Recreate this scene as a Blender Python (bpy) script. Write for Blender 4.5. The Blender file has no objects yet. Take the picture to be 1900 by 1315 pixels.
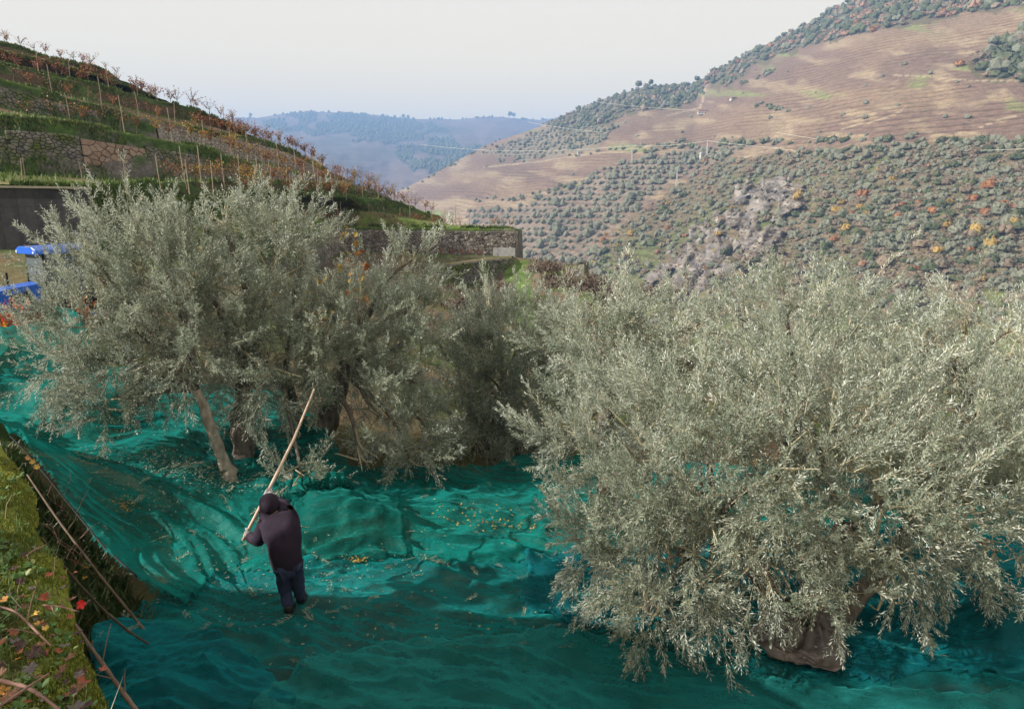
import bpy, math, random
import numpy as np
from mathutils import Vector, Matrix, Euler, Quaternion

# ------------------------------------------------------------------ camera, sky, sun, exposure
R = math.radians
SC = bpy.context.scene
COL = SC.collection
FPX, PITCH, CAMZ = 1266.7, R(13.6), 5.2
cam_d = bpy.data.cameras.new("camera")
cam_d.lens = 24.0
cam_d.sensor_width = 36.0
cam_d.clip_start = 0.05
cam_d.clip_end = 30000
cam = bpy.data.objects.new("camera", cam_d)
COL.objects.link(cam)
cam.location = (0, 0, CAMZ)
cam.rotation_euler = (R(90) - PITCH, 0, 0)
SC.camera = cam

SUN_DIR = Vector((-0.86, -0.24, 0.47)).normalized()      # towards the sun: left, a little behind the camera
SUN_EL = math.asin(SUN_DIR.z)
world = bpy.data.worlds.new("World")
SC.world = world
world.use_nodes = True
wn = world.node_tree
wn.nodes.clear()
wo = wn.nodes.new("ShaderNodeOutputWorld")
bg = wn.nodes.new("ShaderNodeBackground")
sky = wn.nodes.new("ShaderNodeTexSky")
sky.sky_type = 'NISHITA'
sky.sun_disc = False
sky.sun_elevation = SUN_EL
sky.sun_rotation = math.atan2(SUN_DIR.x, SUN_DIR.y)
sky.air_density = 1.0
sky.dust_density = 3.0
sky.ozone_density = 1.0
wmix = wn.nodes.new("ShaderNodeMixRGB")
wmix.inputs[0].default_value = 0.93
wmix.inputs[2].default_value = (10.9, 9.1, 6.5, 1)         # thin bright winter overcast over the blue
wtc = wn.nodes.new("ShaderNodeTexCoord"); wsx = wn.nodes.new("ShaderNodeSeparateXYZ"); wn.links.new(wtc.outputs["Generated"], wsx.inputs[0])
wrp = wn.nodes.new("ShaderNodeValToRGB"); wn.links.new(wsx.outputs[2], wrp.inputs[0])          # paler and warmer towards the hazy horizon
wrp.color_ramp.elements[0].position = 0.02; wrp.color_ramp.elements[0].color = (1.27, .90, .27, 1)
wrp.color_ramp.elements[1].position = 0.27; wrp.color_ramp.elements[1].color = (.80, .722, .55, 1)
wsc = wn.nodes.new("ShaderNodeMixRGB"); wsc.blend_type = 'MULTIPLY'; wsc.inputs[0].default_value = 1; wsc.inputs[2].default_value = (10.2, 10.0, 9.9, 1)
wn.links.new(wrp.outputs[0], wsc.inputs[1]); wn.links.new(wsc.outputs[0], wmix.inputs[2])
wn.links.new(sky.outputs[0], wmix.inputs[1])
wn.links.new(wmix.outputs[0], bg.inputs[0])
bg.inputs[1].default_value = 0.064
wn.links.new(bg.outputs[0], wo.inputs[0])

sun_d = bpy.data.lights.new("sun", 'SUN')
sun_d.energy = 5.0
sun_d.angle = R(0.5)
sun_d.color = (1.0, 0.93, 0.82)
sun = bpy.data.objects.new("sun", sun_d)
COL.objects.link(sun)
sun.location = (-30, -10, 40)
sun.rotation_euler = (-SUN_DIR).to_track_quat('-Z', 'Y').to_euler()

SC.view_settings.view_transform = 'Standard'
SC.view_settings.look = 'None'
SC.view_settings.exposure = 1.18
SC.view_settings.gamma = 1.0
SC.view_settings.use_curve_mapping = False
try:
    SC.cycles.use_denoising = True
    SC.cycles.max_bounces = 8
    SC.cycles.transparent_max_bounces = 12
    SC.cycles.volume_bounces = 0
except Exception:
    pass

# ------------------------------------------------------------------ helpers
CP, SP = math.cos(PITCH), math.sin(PITCH)


def P(px, py, Y):
    """world point seen at photo pixel (px, py) at forward distance Y (arrays allowed)"""
    u = (np.asarray(px, float) - 950) / FPX
    v = (657.5 - np.asarray(py, float)) / FPX
    t = Y / (CP + v * SP)
    return np.stack([u * t, (CP + v * SP) * t, CAMZ + (-SP + v * CP) * t], -1)


def pix(p):
    """photo pixel of world points (N,3)"""
    p = np.atleast_2d(p)
    x, y, z = p[:, 0], p[:, 1], p[:, 2] - CAMZ
    d = y * CP - z * SP
    up = y * SP + z * CP
    return 950 + FPX * x / d, 657.5 - FPX * up / d


def rng(s):
    return np.random.default_rng(s)


def _hash(ix, iy, seed):
    n = (ix.astype(np.int64) * 374761393 + iy.astype(np.int64) * 668265263 + seed * 974634777) & 0xFFFFFFFF
    n = ((n ^ (n >> 13)) * 1274126177) & 0xFFFFFFFF
    n = n ^ (n >> 16)
    return (n & 0xFFFF) / 65535.0


def vnoise(x, y, seed=0):
    ix, iy = np.floor(x), np.floor(y)
    fx, fy = x - ix, y - iy
    fx = fx * fx * fx * (fx * (fx * 6 - 15) + 10)
    fy = fy * fy * fy * (fy * (fy * 6 - 15) + 10)
    a = _hash(ix, iy, seed); b = _hash(ix + 1, iy, seed)
    c = _hash(ix, iy + 1, seed); d = _hash(ix + 1, iy + 1, seed)
    return (a + (b - a) * fx) * (1 - fy) + (c + (d - c) * fx) * fy


def fbm(x, y, seed=0, oct=4, gain=0.5):
    x = np.asarray(x, float); y = np.asarray(y, float)
    s = 0; a = 1; t = 0
    for o in range(oct):
        s = s + a * vnoise(x * 2 ** o + 17.3 * o, y * 2 ** o - 9.1 * o, seed + o)
        t += a
        a *= gain
    return s / t * 2 - 1


def ridged(x, y, seed=0, oct=3):
    s = 0; a = 1; t = 0
    for o in range(oct):
        s = s + a * (1 - np.abs(vnoise(x * 2 ** o + 3.7 * o, y * 2 ** o + 5.1 * o, seed + o) * 2 - 1))
        t += a
        a *= 0.5
    return s / t


def inpoly(px, py, poly):
    px = np.asarray(px, float); py = np.asarray(py, float)
    r = np.zeros(px.shape, bool)
    n = len(poly)
    for i in range(n):
        x1, y1 = poly[i]; x2, y2 = poly[(i + 1) % n]
        if y1 == y2:
            continue
        c = ((y1 > py) != (y2 > py)) & (px < (x2 - x1) * (py - y1) / (y2 - y1) + x1)
        r ^= c
    return r


def tag(o, label=None, cat=None, group=None, kind=None):
    if label: o["label"] = label
    if cat: o["category"] = cat
    if group: o["group"] = group
    if kind: o["kind"] = kind
    return o


def mesh_obj(name, V, F, mat, parent=None, col=None, smooth=False, tint=None):
    """V (N,3), F (M,k) array of one face size or list of such arrays; mat: material or list with per-array index"""
    V = np.asarray(V, dtype=np.float32)
    Fs = F if isinstance(F, list) else [F]
    Fs = [np.asarray(f, dtype=np.int32) for f in Fs if len(f)]
    me = bpy.data.meshes.new(name)
    me.vertices.add(len(V))
    me.vertices.foreach_set("co", V.ravel())
    nl = sum(f.size for f in Fs); nf = sum(len(f) for f in Fs)
    me.loops.add(nl)
    me.loops.foreach_set("vertex_index", np.concatenate([f.ravel() for f in Fs]))
    me.polygons.add(nf)
    tot = np.concatenate([np.full(len(f), f.shape[1], np.int32) for f in Fs])
    st = np.concatenate([[0], np.cumsum(tot)[:-1]]).astype(np.int32)
    me.polygons.foreach_set("loop_start", st)
    me.polygons.foreach_set("loop_total", tot)
    mats = mat if isinstance(mat, (list, tuple)) else [mat]
    for m in mats:
        me.materials.append(m)
    if isinstance(mat, (list, tuple)) and len(mats) > 1 and len(Fs) == len(mats):
        me.polygons.foreach_set("material_index", np.concatenate([np.full(len(f), i, np.int32) for i, f in enumerate(Fs)]))
    me.polygons.foreach_set("use_smooth", np.full(nf, bool(smooth)))
    me.update(calc_edges=True)
    if col is not None:
        a = me.color_attributes.new("col", 'FLOAT_COLOR', 'POINT')
        c = np.ones((len(V), 4), np.float32); c[:, :3] = col
        a.data.foreach_set("color", c.ravel())
    if tint is not None:
        a = me.attributes.new("tint", 'FLOAT', 'POINT')
        a.data.foreach_set("value", np.asarray(tint, np.float32))
    o = bpy.data.objects.new(name, me)
    COL.objects.link(o)
    if parent is not None:
        o.parent = parent
    return o


def link_copy(src, loc=None, rot=None, scl=None, parent=None):
    c = src.copy()
    COL.objects.link(c)
    if parent is not None: c.parent = parent
    if loc is not None: c.location = loc
    if rot is not None: c.rotation_euler = rot
    if scl is not None: c.scale = (scl,) * 3 if np.isscalar(scl) else scl
    return c


def copy_tree(src, loc=None, rot=None, scl=None):
    c = link_copy(src, loc, rot, scl)
    for ch in list(src.children):
        d = link_copy(ch, parent=c)
        for g in list(ch.children):
            link_copy(g, parent=d)
    return c


def empty(name, loc=(0, 0, 0), rot=(0, 0, 0)):
    o = bpy.data.objects.new(name, None)
    COL.objects.link(o)
    o.location = loc; o.rotation_euler = rot
    o.empty_display_size = 0.2
    return o


def grid_faces(nu, nv, off=0):
    """verts indexed i*nv+j, i<nu, j<nv"""
    i = np.arange(nu - 1)[:, None]; j = np.arange(nv - 1)[None, :]
    a = (i * nv + j).ravel() + off
    return np.stack([a, a + nv, a + nv + 1, a + 1], 1)


class MB:
    """collects simple shapes into one mesh"""
    def __init__(s):
        s.V = []; s.Q = []; s.T = []; s.n = 0

    def add(s, V, Q=None, T=None):
        V = np.asarray(V, float).reshape(-1, 3)
        if Q is not None and len(Q): s.Q.append(np.asarray(Q, int) + s.n)
        if T is not None and len(T): s.T.append(np.asarray(T, int) + s.n)
        s.V.append(V); s.n += len(V)

    def box(s, c, h, rot=None, taper=1.0):
        c = np.asarray(c, float); h = np.asarray(h, float)
        v = np.array([[x, y, z] for z in (-1, 1) for y in (-1, 1) for x in (-1, 1)], float)
        v[4:, :2] *= taper
        v = v * h
        if rot is not None:
            v = v @ np.array(Euler(rot).to_matrix()).T
        s.add(v + c, [[0, 2, 3, 1], [4, 5, 7, 6], [0, 1, 5, 4], [2, 6, 7, 3], [0, 4, 6, 2], [1, 3, 7, 5]])

    def tube(s, pts, rad, n=6, cap=True):
        pts = np.asarray(pts, float); m = len(pts)
        rad = np.broadcast_to(np.asarray(rad, float), (m,))
        t = np.gradient(pts, axis=0)
        t /= np.linalg.norm(t, axis=1)[:, None] + 1e-9
        ref = np.array([0.0, 0, 1]) if abs(t[:, 2]).mean() < 0.8 else np.array([1.0, 0, 0])
        a = np.cross(t, ref); a /= np.linalg.norm(a, axis=1)[:, None] + 1e-9
        b = np.cross(t, a)
        an = np.linspace(0, 2 * np.pi, n, endpoint=False)
        V = pts[:, None] + rad[:, None, None] * (np.cos(an)[None, :, None] * a[:, None] + np.sin(an)[None, :, None] * b[:, None])
        Q = []
        for i in range(m - 1):
            for k in range(n):
                Q.append([i * n + k, i * n + (k + 1) % n, (i + 1) * n + (k + 1) % n, (i + 1) * n + k])
        V = V.reshape(-1, 3)
        T = []
        if cap:
            V = np.vstack([V, pts[0], pts[-1]])
            for k in range(n):
                T.append([m * n, (k + 1) % n, k])
                T.append([m * n + 1, (m - 1) * n + k, (m - 1) * n + (k + 1) % n])
        s.add(V, Q, T)

    def prism(s, outline, axis_vec, origin=(0, 0, 0), ex=(1, 0, 0), ey=(0, 0, 1)):
        """extrude 2D outline (in ex,ey plane) along axis_vec"""
        o = np.asarray(outline, float); n = len(o)
        base = np.asarray(origin, float) + o[:, :1] * np.asarray(ex, float) + o[:, 1:] * np.asarray(ey, float)
        V = np.vstack([base, base + np.asarray(axis_vec, float), base.mean(0), base.mean(0) + np.asarray(axis_vec, float)])
        Q = [[k, (k + 1) % n, n + (k + 1) % n, n + k] for k in range(n)]
        T = [[2 * n, (k + 1) % n, k] for k in range(n)] + [[2 * n + 1, n + k, n + (k + 1) % n] for k in range(n)]
        s.add(V, Q, T)

    def build(s, name, mat, parent=None, smooth=False, bevel=0.0):
        V = np.vstack(s.V)
        F = []
        if s.Q: F.append(np.vstack(s.Q))
        if s.T: F.append(np.vstack(s.T))
        o = mesh_obj(name, V, F, [mat], parent, smooth=smooth)
        if bevel > 0:
            m = o.modifiers.new("bevel", 'BEVEL'); m.width = bevel; m.segments = 2; m.limit_method = 'ANGLE'
        return o


ICO = {}


def ico(sub):
    if sub not in ICO:
        import bmesh
        bm = bmesh.new()
        bmesh.ops.create_icosphere(bm, subdivisions=sub, radius=1.0)
        V = np.array([v.co[:] for v in bm.verts]); F = np.array([[v.index for v in f.verts] for f in bm.faces])
        bm.free()
        ICO[sub] = (V, F)
    return ICO[sub]


# ------------------------------------------------------------------ materials
def new_mat(name):
    m = bpy.data.materials.new(name)
    m.use_nodes = True
    nt = m.node_tree
    b = nt.nodes["Principled BSDF"]
    return m, nt, b


def N(nt, typ, **kw):
    n = nt.nodes.new(typ)
    for k, v in kw.items():
        if k in n.inputs:
            n.inputs[k].default_value = v
        else:
            setattr(n, k, v)
    return n


def L(nt, a, b):
    nt.links.new(a, b)


def ramp(nt, stops, src=None):
    r = nt.nodes.new("ShaderNodeValToRGB")
    e = r.color_ramp.elements
    while len(e) > 1: e.remove(e[0])
    e[0].position = stops[0][0]; e[0].color = (*stops[0][1], 1)
    for p, c in stops[1:]:
        x = e.new(p); x.color = (*c, 1)
    if src is not None: L(nt, src, r.inputs[0])
    return r


def simple_mat(name, c1, c2=None, scale=5.0, rough=0.8, bump=0.0, spec=0.3, metal=0.0, stretch=(1, 1, 1), detail=6.0):
    m, nt, b = new_mat(name)
    b.inputs["Roughness"].default_value = rough
    b.inputs["Specular IOR Level"].default_value = spec
    b.inputs["Metallic"].default_value = metal
    tc = N(nt, "ShaderNodeTexCoord")
    mp = N(nt, "ShaderNodeMapping"); mp.inputs["Scale"].default_value = stretch
    L(nt, tc.outputs["Object"], mp.inputs[0])
    no = N(nt, "ShaderNodeTexNoise", Scale=scale, Detail=detail, Roughness=0.6)
    L(nt, mp.outputs[0], no.inputs["Vector"])
    c2 = c2 or tuple(x * 0.6 for x in c1)
    r = ramp(nt, [(0.3, c2), (0.7, c1)], no.outputs[0])
    L(nt, r.outputs[0], b.inputs["Base Color"])
    if bump > 0:
        bp = N(nt, "ShaderNodeBump", Strength=bump, Distance=0.02)
        L(nt, no.outputs[0], bp.inputs["Height"])
        L(nt, bp.outputs[0], b.inputs["Normal"])
    return m


def leaf_mat(name, tops, under=None, rough=0.5, trans=0.25, spec=0.35):
    """two sided leaf; tops: ramp stops on the 'tint' attribute"""
    m, nt, b = new_mat(name)
    at = N(nt, "ShaderNodeAttribute", attribute_name="tint")
    r = ramp(nt, tops, at.outputs["Fac"])
    colr = r.outputs[0]
    if under:
        r2 = ramp(nt, under, at.outputs["Fac"])
        g = N(nt, "ShaderNodeNewGeometry")
        mx = N(nt, "ShaderNodeMixRGB")
        L(nt, g.outputs["Backfacing"], mx.inputs[0]); L(nt, r.outputs[0], mx.inputs[1]); L(nt, r2.outputs[0], mx.inputs[2])
        colr = mx.outputs[0]
    L(nt, colr, b.inputs["Base Color"])
    b.inputs["Roughness"].default_value = rough
    b.inputs["Specular IOR Level"].default_value = spec
    tr = N(nt, "ShaderNodeBsdfTranslucent")
    L(nt, colr, tr.inputs[0])
    ms = N(nt, "ShaderNodeMixShader"); ms.inputs[0].default_value = trans
    out = nt.nodes["Material Output"]
    L(nt, b.outputs[0], ms.inputs[1]); L(nt, tr.outputs[0], ms.inputs[2]); L(nt, ms.outputs[0], out.inputs[0])
    return m


def col_mat(name, noise_scale=1.0, amt=0.35, rough=0.95, bump=0.3, bdist=0.5, terr=None, detail=8.0, fine=None):
    """ground: colour attribute 'col' varied by noise; terr=(period, strength): contour terraces as bump and tone"""
    m, nt, b = new_mat(name)
    b.inputs["Roughness"].default_value = rough
    b.inputs["Specular IOR Level"].default_value = 0.1
    at = N(nt, "ShaderNodeAttribute", attribute_name="col")
    g = N(nt, "ShaderNodeNewGeometry")
    no = N(nt, "ShaderNodeTexNoise", Scale=noise_scale, Detail=detail, Roughness=0.65)
    L(nt, g.outputs["Position"], no.inputs["Vector"])
    r = ramp(nt, [(0.25, (1 - amt,) * 3), (0.75, (1 + amt,) * 3)], no.outputs[0])
    mx = N(nt, "ShaderNodeMixRGB", blend_type='MULTIPLY'); mx.inputs[0].default_value = 1
    L(nt, at.outputs["Color"], mx.inputs[1]); L(nt, r.outputs[0], mx.inputs[2])
    colr = mx.outputs[0]
    hgt = no.outputs[0]
    if terr:
        per, st, soil = terr
        sx = N(nt, "ShaderNodeSeparateXYZ"); L(nt, g.outputs["Position"], sx.inputs[0])
        n2 = N(nt, "ShaderNodeTexNoise", Scale=0.006, Detail=5.0)
        L(nt, g.outputs["Position"], n2.inputs["Vector"])
        ad = N(nt, "ShaderNodeMath", operation='MULTIPLY_ADD'); ad.inputs[1].default_value = 22
        L(nt, n2.outputs[0], ad.inputs[0]); L(nt, sx.outputs[2], ad.inputs[2])
        dv = N(nt, "ShaderNodeMath", operation='DIVIDE'); dv.inputs[1].default_value = per
        L(nt, ad.outputs[0], dv.inputs[0])
        fr = N(nt, "ShaderNodeMath", operation='FRACT'); L(nt, dv.outputs[0], fr.inputs[0])
        r3 = ramp(nt, [(0.0, soil), (0.35, (1, 1, 1)), (0.7, (1.05, 1.03, 1.0)), (0.85, (1.25, 1.2, 1.1)), (1.0, soil)], fr.outputs[0])
        n4 = N(nt, "ShaderNodeTexNoise", Scale=0.02, Detail=4.0)
        L(nt, g.outputs["Position"], n4.inputs["Vector"])
        r4 = ramp(nt, [(0.38, (0, 0, 0)), (0.55, (st,) * 3)], n4.outputs[0])
        m3 = N(nt, "ShaderNodeMixRGB", blend_type='MULTIPLY')
        L(nt, r4.outputs[0], m3.inputs[0]); L(nt, colr, m3.inputs[1]); L(nt, r3.outputs[0], m3.inputs[2])
        colr = m3.outputs[0]
    if fine:
        n5 = N(nt, "ShaderNodeTexNoise", Scale=fine[0], Detail=6.0, Roughness=0.7)
        L(nt, g.outputs["Position"], n5.inputs["Vector"])
        r5 = ramp(nt, [(0.3, (1 - fine[1],) * 3), (0.7, (1 + fine[1],) * 3)], n5.outputs[0])
        m5 = N(nt, "ShaderNodeMixRGB", blend_type='MULTIPLY'); m5.inputs[0].default_value = 1
        L(nt, colr, m5.inputs[1]); L(nt, r5.outputs[0], m5.inputs[2])
        colr = m5.outputs[0]
    L(nt, colr, b.inputs["Base Color"])
    if bump > 0:
        bp = N(nt, "ShaderNodeBump", Strength=bump, Distance=bdist)
        L(nt, hgt, bp.inputs["Height"]); L(nt, bp.outputs[0], b.inputs["Normal"])
    return m


# ------------------------------------------------------------------ haze: one box round everything
def haze():
    m = bpy.data.materials.new("haze_air"); m.use_nodes = True
    nt = m.node_tree; nt.nodes.clear()
    o = N(nt, "ShaderNodeOutputMaterial"); v = N(nt, "ShaderNodeVolumePrincipled")
    v.inputs["Color"].default_value = (0.30, 0.52, 1.0, 1)
    v.inputs["Density"].default_value = 0.00030
    v.inputs["Anisotropy"].default_value = 0.0
    L(nt, v.outputs[0], o.inputs["Volume"])
    b = MB(); b.box((600, 2600, 145), (4400, 3400, 365))
    tag(b.build("haze", m), kind='stuff')


# ------------------------------------------------------------------ far hills
def lerp_pts(x, pts, k=1):
    return np.interp(x, [p[0] for p in pts], [p[k] for p in pts])


RIDGE = [(560, 400), (700, 372), (750, 350), (800, 325), (900, 270), (1000, 236), (1040, 217), (1130, 181), (1200, 160), (1290, 155),
         (1340, 124), (1400, 94), (1480, 54), (1560, 12), (1640, -25), (1900, -105), (2600, -200)]
RD = [(560, 1050), (700, 1150), (1000, 1300), (1290, 1150), (1560, 1000), (1900, 880), (2600, 700)]
BD = [(560, 520), (700, 470), (1000, 340), (1300, 260), (1600, 225), (1900, 205), (2600, 165)]
BASE_PY = 640.0


def hill_depth(px, py):
    rp = lerp_pts(px, RIDGE); rd = lerp_pts(px, RD); bd = lerp_pts(px, BD)
    f = np.clip((py - rp) / (BASE_PY - rp), 0, 1)
    inv = (1 - f) / rd + f / bd
    D = 1 / inv
    n = fbm(px / 260.0, py / 300.0, 5, 4) * 0.05 + fbm(px / 60.0 + py / 200, py / 90.0, 9, 3) * 0.012
    rocky = rock_mask(px, py)
    n = n - rocky * (0.05 * ridged(px / 30.0 + py / 60., py / 44.0, 77, 4) - .012)
    return D * (1 + n * np.clip(f * 6, 0.15, 1))


ROCKP = [(1180, 560), (1215, 500), (1290, 425), (1345, 390), (1370, 345), (1440, 325), (1500, 345), (1490, 385), (1440, 400), (1450, 470), (1400, 520), (1370, 560)]
REG = dict(
    grove_a=[(855, 395), (960, 385), (1075, 345), (1100, 318), (1160, 303), (1310, 275), (1420, 262), (1330, 300), (1230, 345), (1170, 400), (1110, 440), (1120, 520), (960, 520), (880, 430)],
    grove_b=[(895, 285), (960, 258), (1030, 235), (1150, 233), (1125, 262), (1060, 282), (975, 298)],
    forest_l=[(1010, 236), (1040, 217), (1130, 181), (1200, 160), (1290, 155), (1310, 175), (1270, 198), (1170, 210), (1120, 232), (1045, 245)],
    forest_top=[(1280, 158), (1340, 120), (1480, 40), (1560, -5), (1900, -130), (2700, -250), (2700, 20), (1900, 12), (1790, 26), (1600, 62), (1480, 92), (1400, 120), (1350, 165)],
    forest_r=[(1805, 118), (1850, 72), (1960, 40), (2300, 60), (2200, 160), (1900, 152), (1830, 146)],
    scrub=[(1050, 700), (1100, 470), (1180, 400), (1260, 345), (1330, 300), (1450, 285), (1600, 272), (1750, 268), (2700, 262), (2700, 700)],
)


def rock_mask(px, py):
    jx = fbm(px / 30.0, py / 30.0, 31, 3) * 30; jy = fbm(px / 30.0, py / 30.0, 41, 3) * 30
    return inpoly(px + jx, py + jy, ROCKP) * np.clip((fbm(px / 24.0, py / 24.0, 51, 4) + 0.32) * 5, 0, 1)


def hill_colour(px, py):
    s = px.shape
    jx = fbm(px / 25.0, py / 25.0, 3, 4) * 22; jy = fbm(px / 25.0, py / 25.0, 4, 4) * 14
    X, Y = px + jx, py + jy
    c = np.zeros(s + (3,))
    big = fbm(px / 160.0, py / 60.0, 21, 4); mid = fbm(px / 50.0, py / 14.0, 22, 4)
    tan = np.array([.175, .125, .088]); pink = np.array([.135, .093, .074]); straw = np.array([.225, .175, .12]); green = np.array([.15, .17, .07])
    w1 = np.clip(big * 2.2 + .5, 0, 1)[..., None]; w2 = np.clip(mid * 2.6 - .1, 0, 1)[..., None]
    c[:] = tan * (1 - w1) + pink * w1
    c = c * (1 - w2) + straw * w2
    w3 = np.clip(fbm(px / 90.0, py / 25.0, 23, 4) * 3 - .9, 0, 1)[..., None]
    c = c * (1 - w3) + green * w3
    ga = inpoly(X, Y, REG["grove_a"]); c[ga] = np.array([.16, .125, .10]) * (1 + .3 * mid[ga][:, None])
    gb = inpoly(X, Y, REG["grove_b"]); c[gb] = np.array([.16, .135, .10])
    for k in ("forest_l", "forest_top", "forest_r"):
        q = inpoly(X, Y, REG[k]); c[q] = [.10, .085, .05]
    q = inpoly(X, Y, REG["scrub"])
    grass = np.array([.095, .11, .045]); dry = np.array([.13, .108, .07])
    w = np.clip(fbm(px / 45.0, py / 30.0, 24, 4) * 2.5 + .15 + (py - 450) / 400, 0, 1)[..., None]
    c = np.where(q[..., None], dry * (1 - w) + grass * w, c)
    rk = rock_mask(px, py)[..., None]
    rn = fbm(px / 9.0, py / 12.0, 61, 4)[..., None]
    rc = np.array([.165, .15, .14]) * (1 + 1.1 * rn)
    c = c * (1 - rk) + rc * rk
    # bare ground paths across the vineyards
    for pl in ([(1905, 150), (1800, 150), (1720, 142), (1660, 140)], [(1682, 197), (1662, 212), (1640, 220), (1560, 240)], [(1820, 236), (1870, 218), (1905, 210)], [(1775, 330), (1800, 360)], [(1380, 292), (1440, 275), (1475, 280)],
               [(1330, 82), (1300, 200), (1240, 214)], [(900, 310), (1000, 300), (1170, 276), (1260, 262)]):
        for (ax, ay), (bx, by) in zip(pl[:-1], pl[1:]):
            t = np.clip(((px - ax) * (bx - ax) + (py - ay) * (by - ay)) / ((bx - ax) ** 2 + (by - ay) ** 2), 0, 1)
            d = np.hypot(px - ax - t * (bx - ax), (py - ay - t * (by - ay)) * 1.6)
            c = np.where((d < 1.7)[..., None], np.array([.26, .21, .15]), c)
    return c


def right_hill():
    nu, nv = 500, 240
    px = np.linspace(560, 2600, nu)[:, None] * np.ones((1, nv))
    f = np.linspace(0, 1, nv)[None, :]
    rp = lerp_pts(px, RIDGE)
    py = rp + (BASE_PY - rp) * f
    W = P(px, py, hill_depth(px, py))
    C = hill_colour(px, py)
    # rows behind the ridge going down, and a valley floor row in front
    back = W[:, 0].copy(); b1 = back * 1.0; b1[:, 1] += 150; b1[:, 2] -= 20
    b2 = back.copy(); b2[:, 1] += 900; b2[:, 2] = -60
    fr = W[:, -1].copy(); fr[:, 1] -= 95; fr[:, 2] = -71
    W = np.concatenate([b2[:, None], b1[:, None], W, fr[:, None]], 1)
    C = np.concatenate([C[:, :1], C[:, :1], C, C[:, -1:]], 1)
    m = col_mat("hill_ground", 0.25, 0.4, bump=0.6, bdist=2.0, terr=(3.6, 0.75, (.5, .46, .42)), fine=(1.1, .3))
    o = mesh_obj("hillside", W.reshape(-1, 3), grid_faces(nu, nv + 3), m, col=C.reshape(-1, 3), smooth=True)
    tag(o, kind='structure')


def hp(px, py):
    px = np.asarray(px, float); py = np.asarray(py, float)
    return P(px, py, hill_depth(px, py))


FRIDGE = [(150, 262), (300, 240), (400, 226), (440, 218), (478, 219), (520, 212), (560, 208), (600, 208), (680, 212), (760, 221), (850, 222), (880, 219), (920, 217), (1000, 223), (1060, 216), (1120, 222), (1300, 236), (1500, 250)]


def far_depth(px, py):
    rp = lerp_pts(px, FRIDGE)
    f = np.clip((py - rp) / (400 - rp), 0, 1)
    D = 1 / ((1 - f) / 3700 + f / 1500)
    return D * (1 + fbm(px / 120.0, py / 110.0, 15, 4) * .12 * np.clip(f * 5, 0.1, 1))


def far_hill():
    nu, nv = 300, 110
    px = np.linspace(150, 1500, nu)[:, None] * np.ones((1, nv))
    f = np.linspace(0, 1, nv)[None, :]
    rp = lerp_pts(px, FRIDGE)
    py = rp + (400 - rp) * f
    W = P(px, py, far_depth(px, py))
    n = fbm(px / 70.0, py / 22.0, 71, 4); n2 = fbm(px / 30.0, py / 6.0, 72, 3)
    C = np.zeros(px.shape + (3,)); C[:] = [.115, .085, .075]
    C = np.where((n > .12)[..., None], np.array([.085, .075, .06]), C)
    C *= (1 + .35 * n2[..., None])
    fm = far_forest(px, py)
    C = np.where(fm[..., None], np.array([.03, .04, .03]), C)
    b = W[:, 0].copy(); b[:, 1] += 900; b[:, 2] -= 260
    fr = W[:, -1].copy(); fr[:, 1] -= 300; fr[:, 2] -= 60
    W = np.concatenate([b[:, None], W, fr[:, None]], 1)
    C = np.concatenate([C[:, :1], C, C[:, -1:]], 1)
    m = col_mat("far_hill_ground", 0.03, 0.35, bump=0.5, bdist=8.0, terr=(7.0, 0.7, (.55, .5, .5)))
    tag(mesh_obj("distant_hill", W.reshape(-1, 3), grid_faces(nu, nv + 2), m, col=C.reshape(-1, 3), smooth=True), kind='structure')


def far_forest(px, py):
    a = inpoly(px, py + fbm(px / 25., py / 12., 7, 3) * 14, [(470, 225), (560, 208), (690, 214), (800, 232), (850, 262), (860, 300), (780, 330), (700, 262), (600, 245), (500, 240)])
    b = inpoly(px, py + fbm(px / 25., py / 12., 8, 3) * 10, [(790, 340), (840, 290), (900, 262), (905, 280), (830, 320), (800, 345)])
    return (a & (fbm(px / 30., py / 14., 17, 3) > -.25)) | b


# terrain under and between everything: valley floor down to the river
def valley():
    xs = np.linspace(-1500, 3200, 40); ys = np.linspace(-600, 6000, 50)
    X, Y = np.meshgrid(xs, ys, indexing='ij')
    Z = -70 - 0 * X
    V = np.stack([X, Y, Z], -1).reshape(-1, 3)
    C = np.tile([.17, .17, .08], (len(V), 1))
    tag(mesh_obj("valley_floor", V, grid_faces(40, 50), col_mat("valley_ground", .01, .4, bump=0), col=C), kind='structure')
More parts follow.
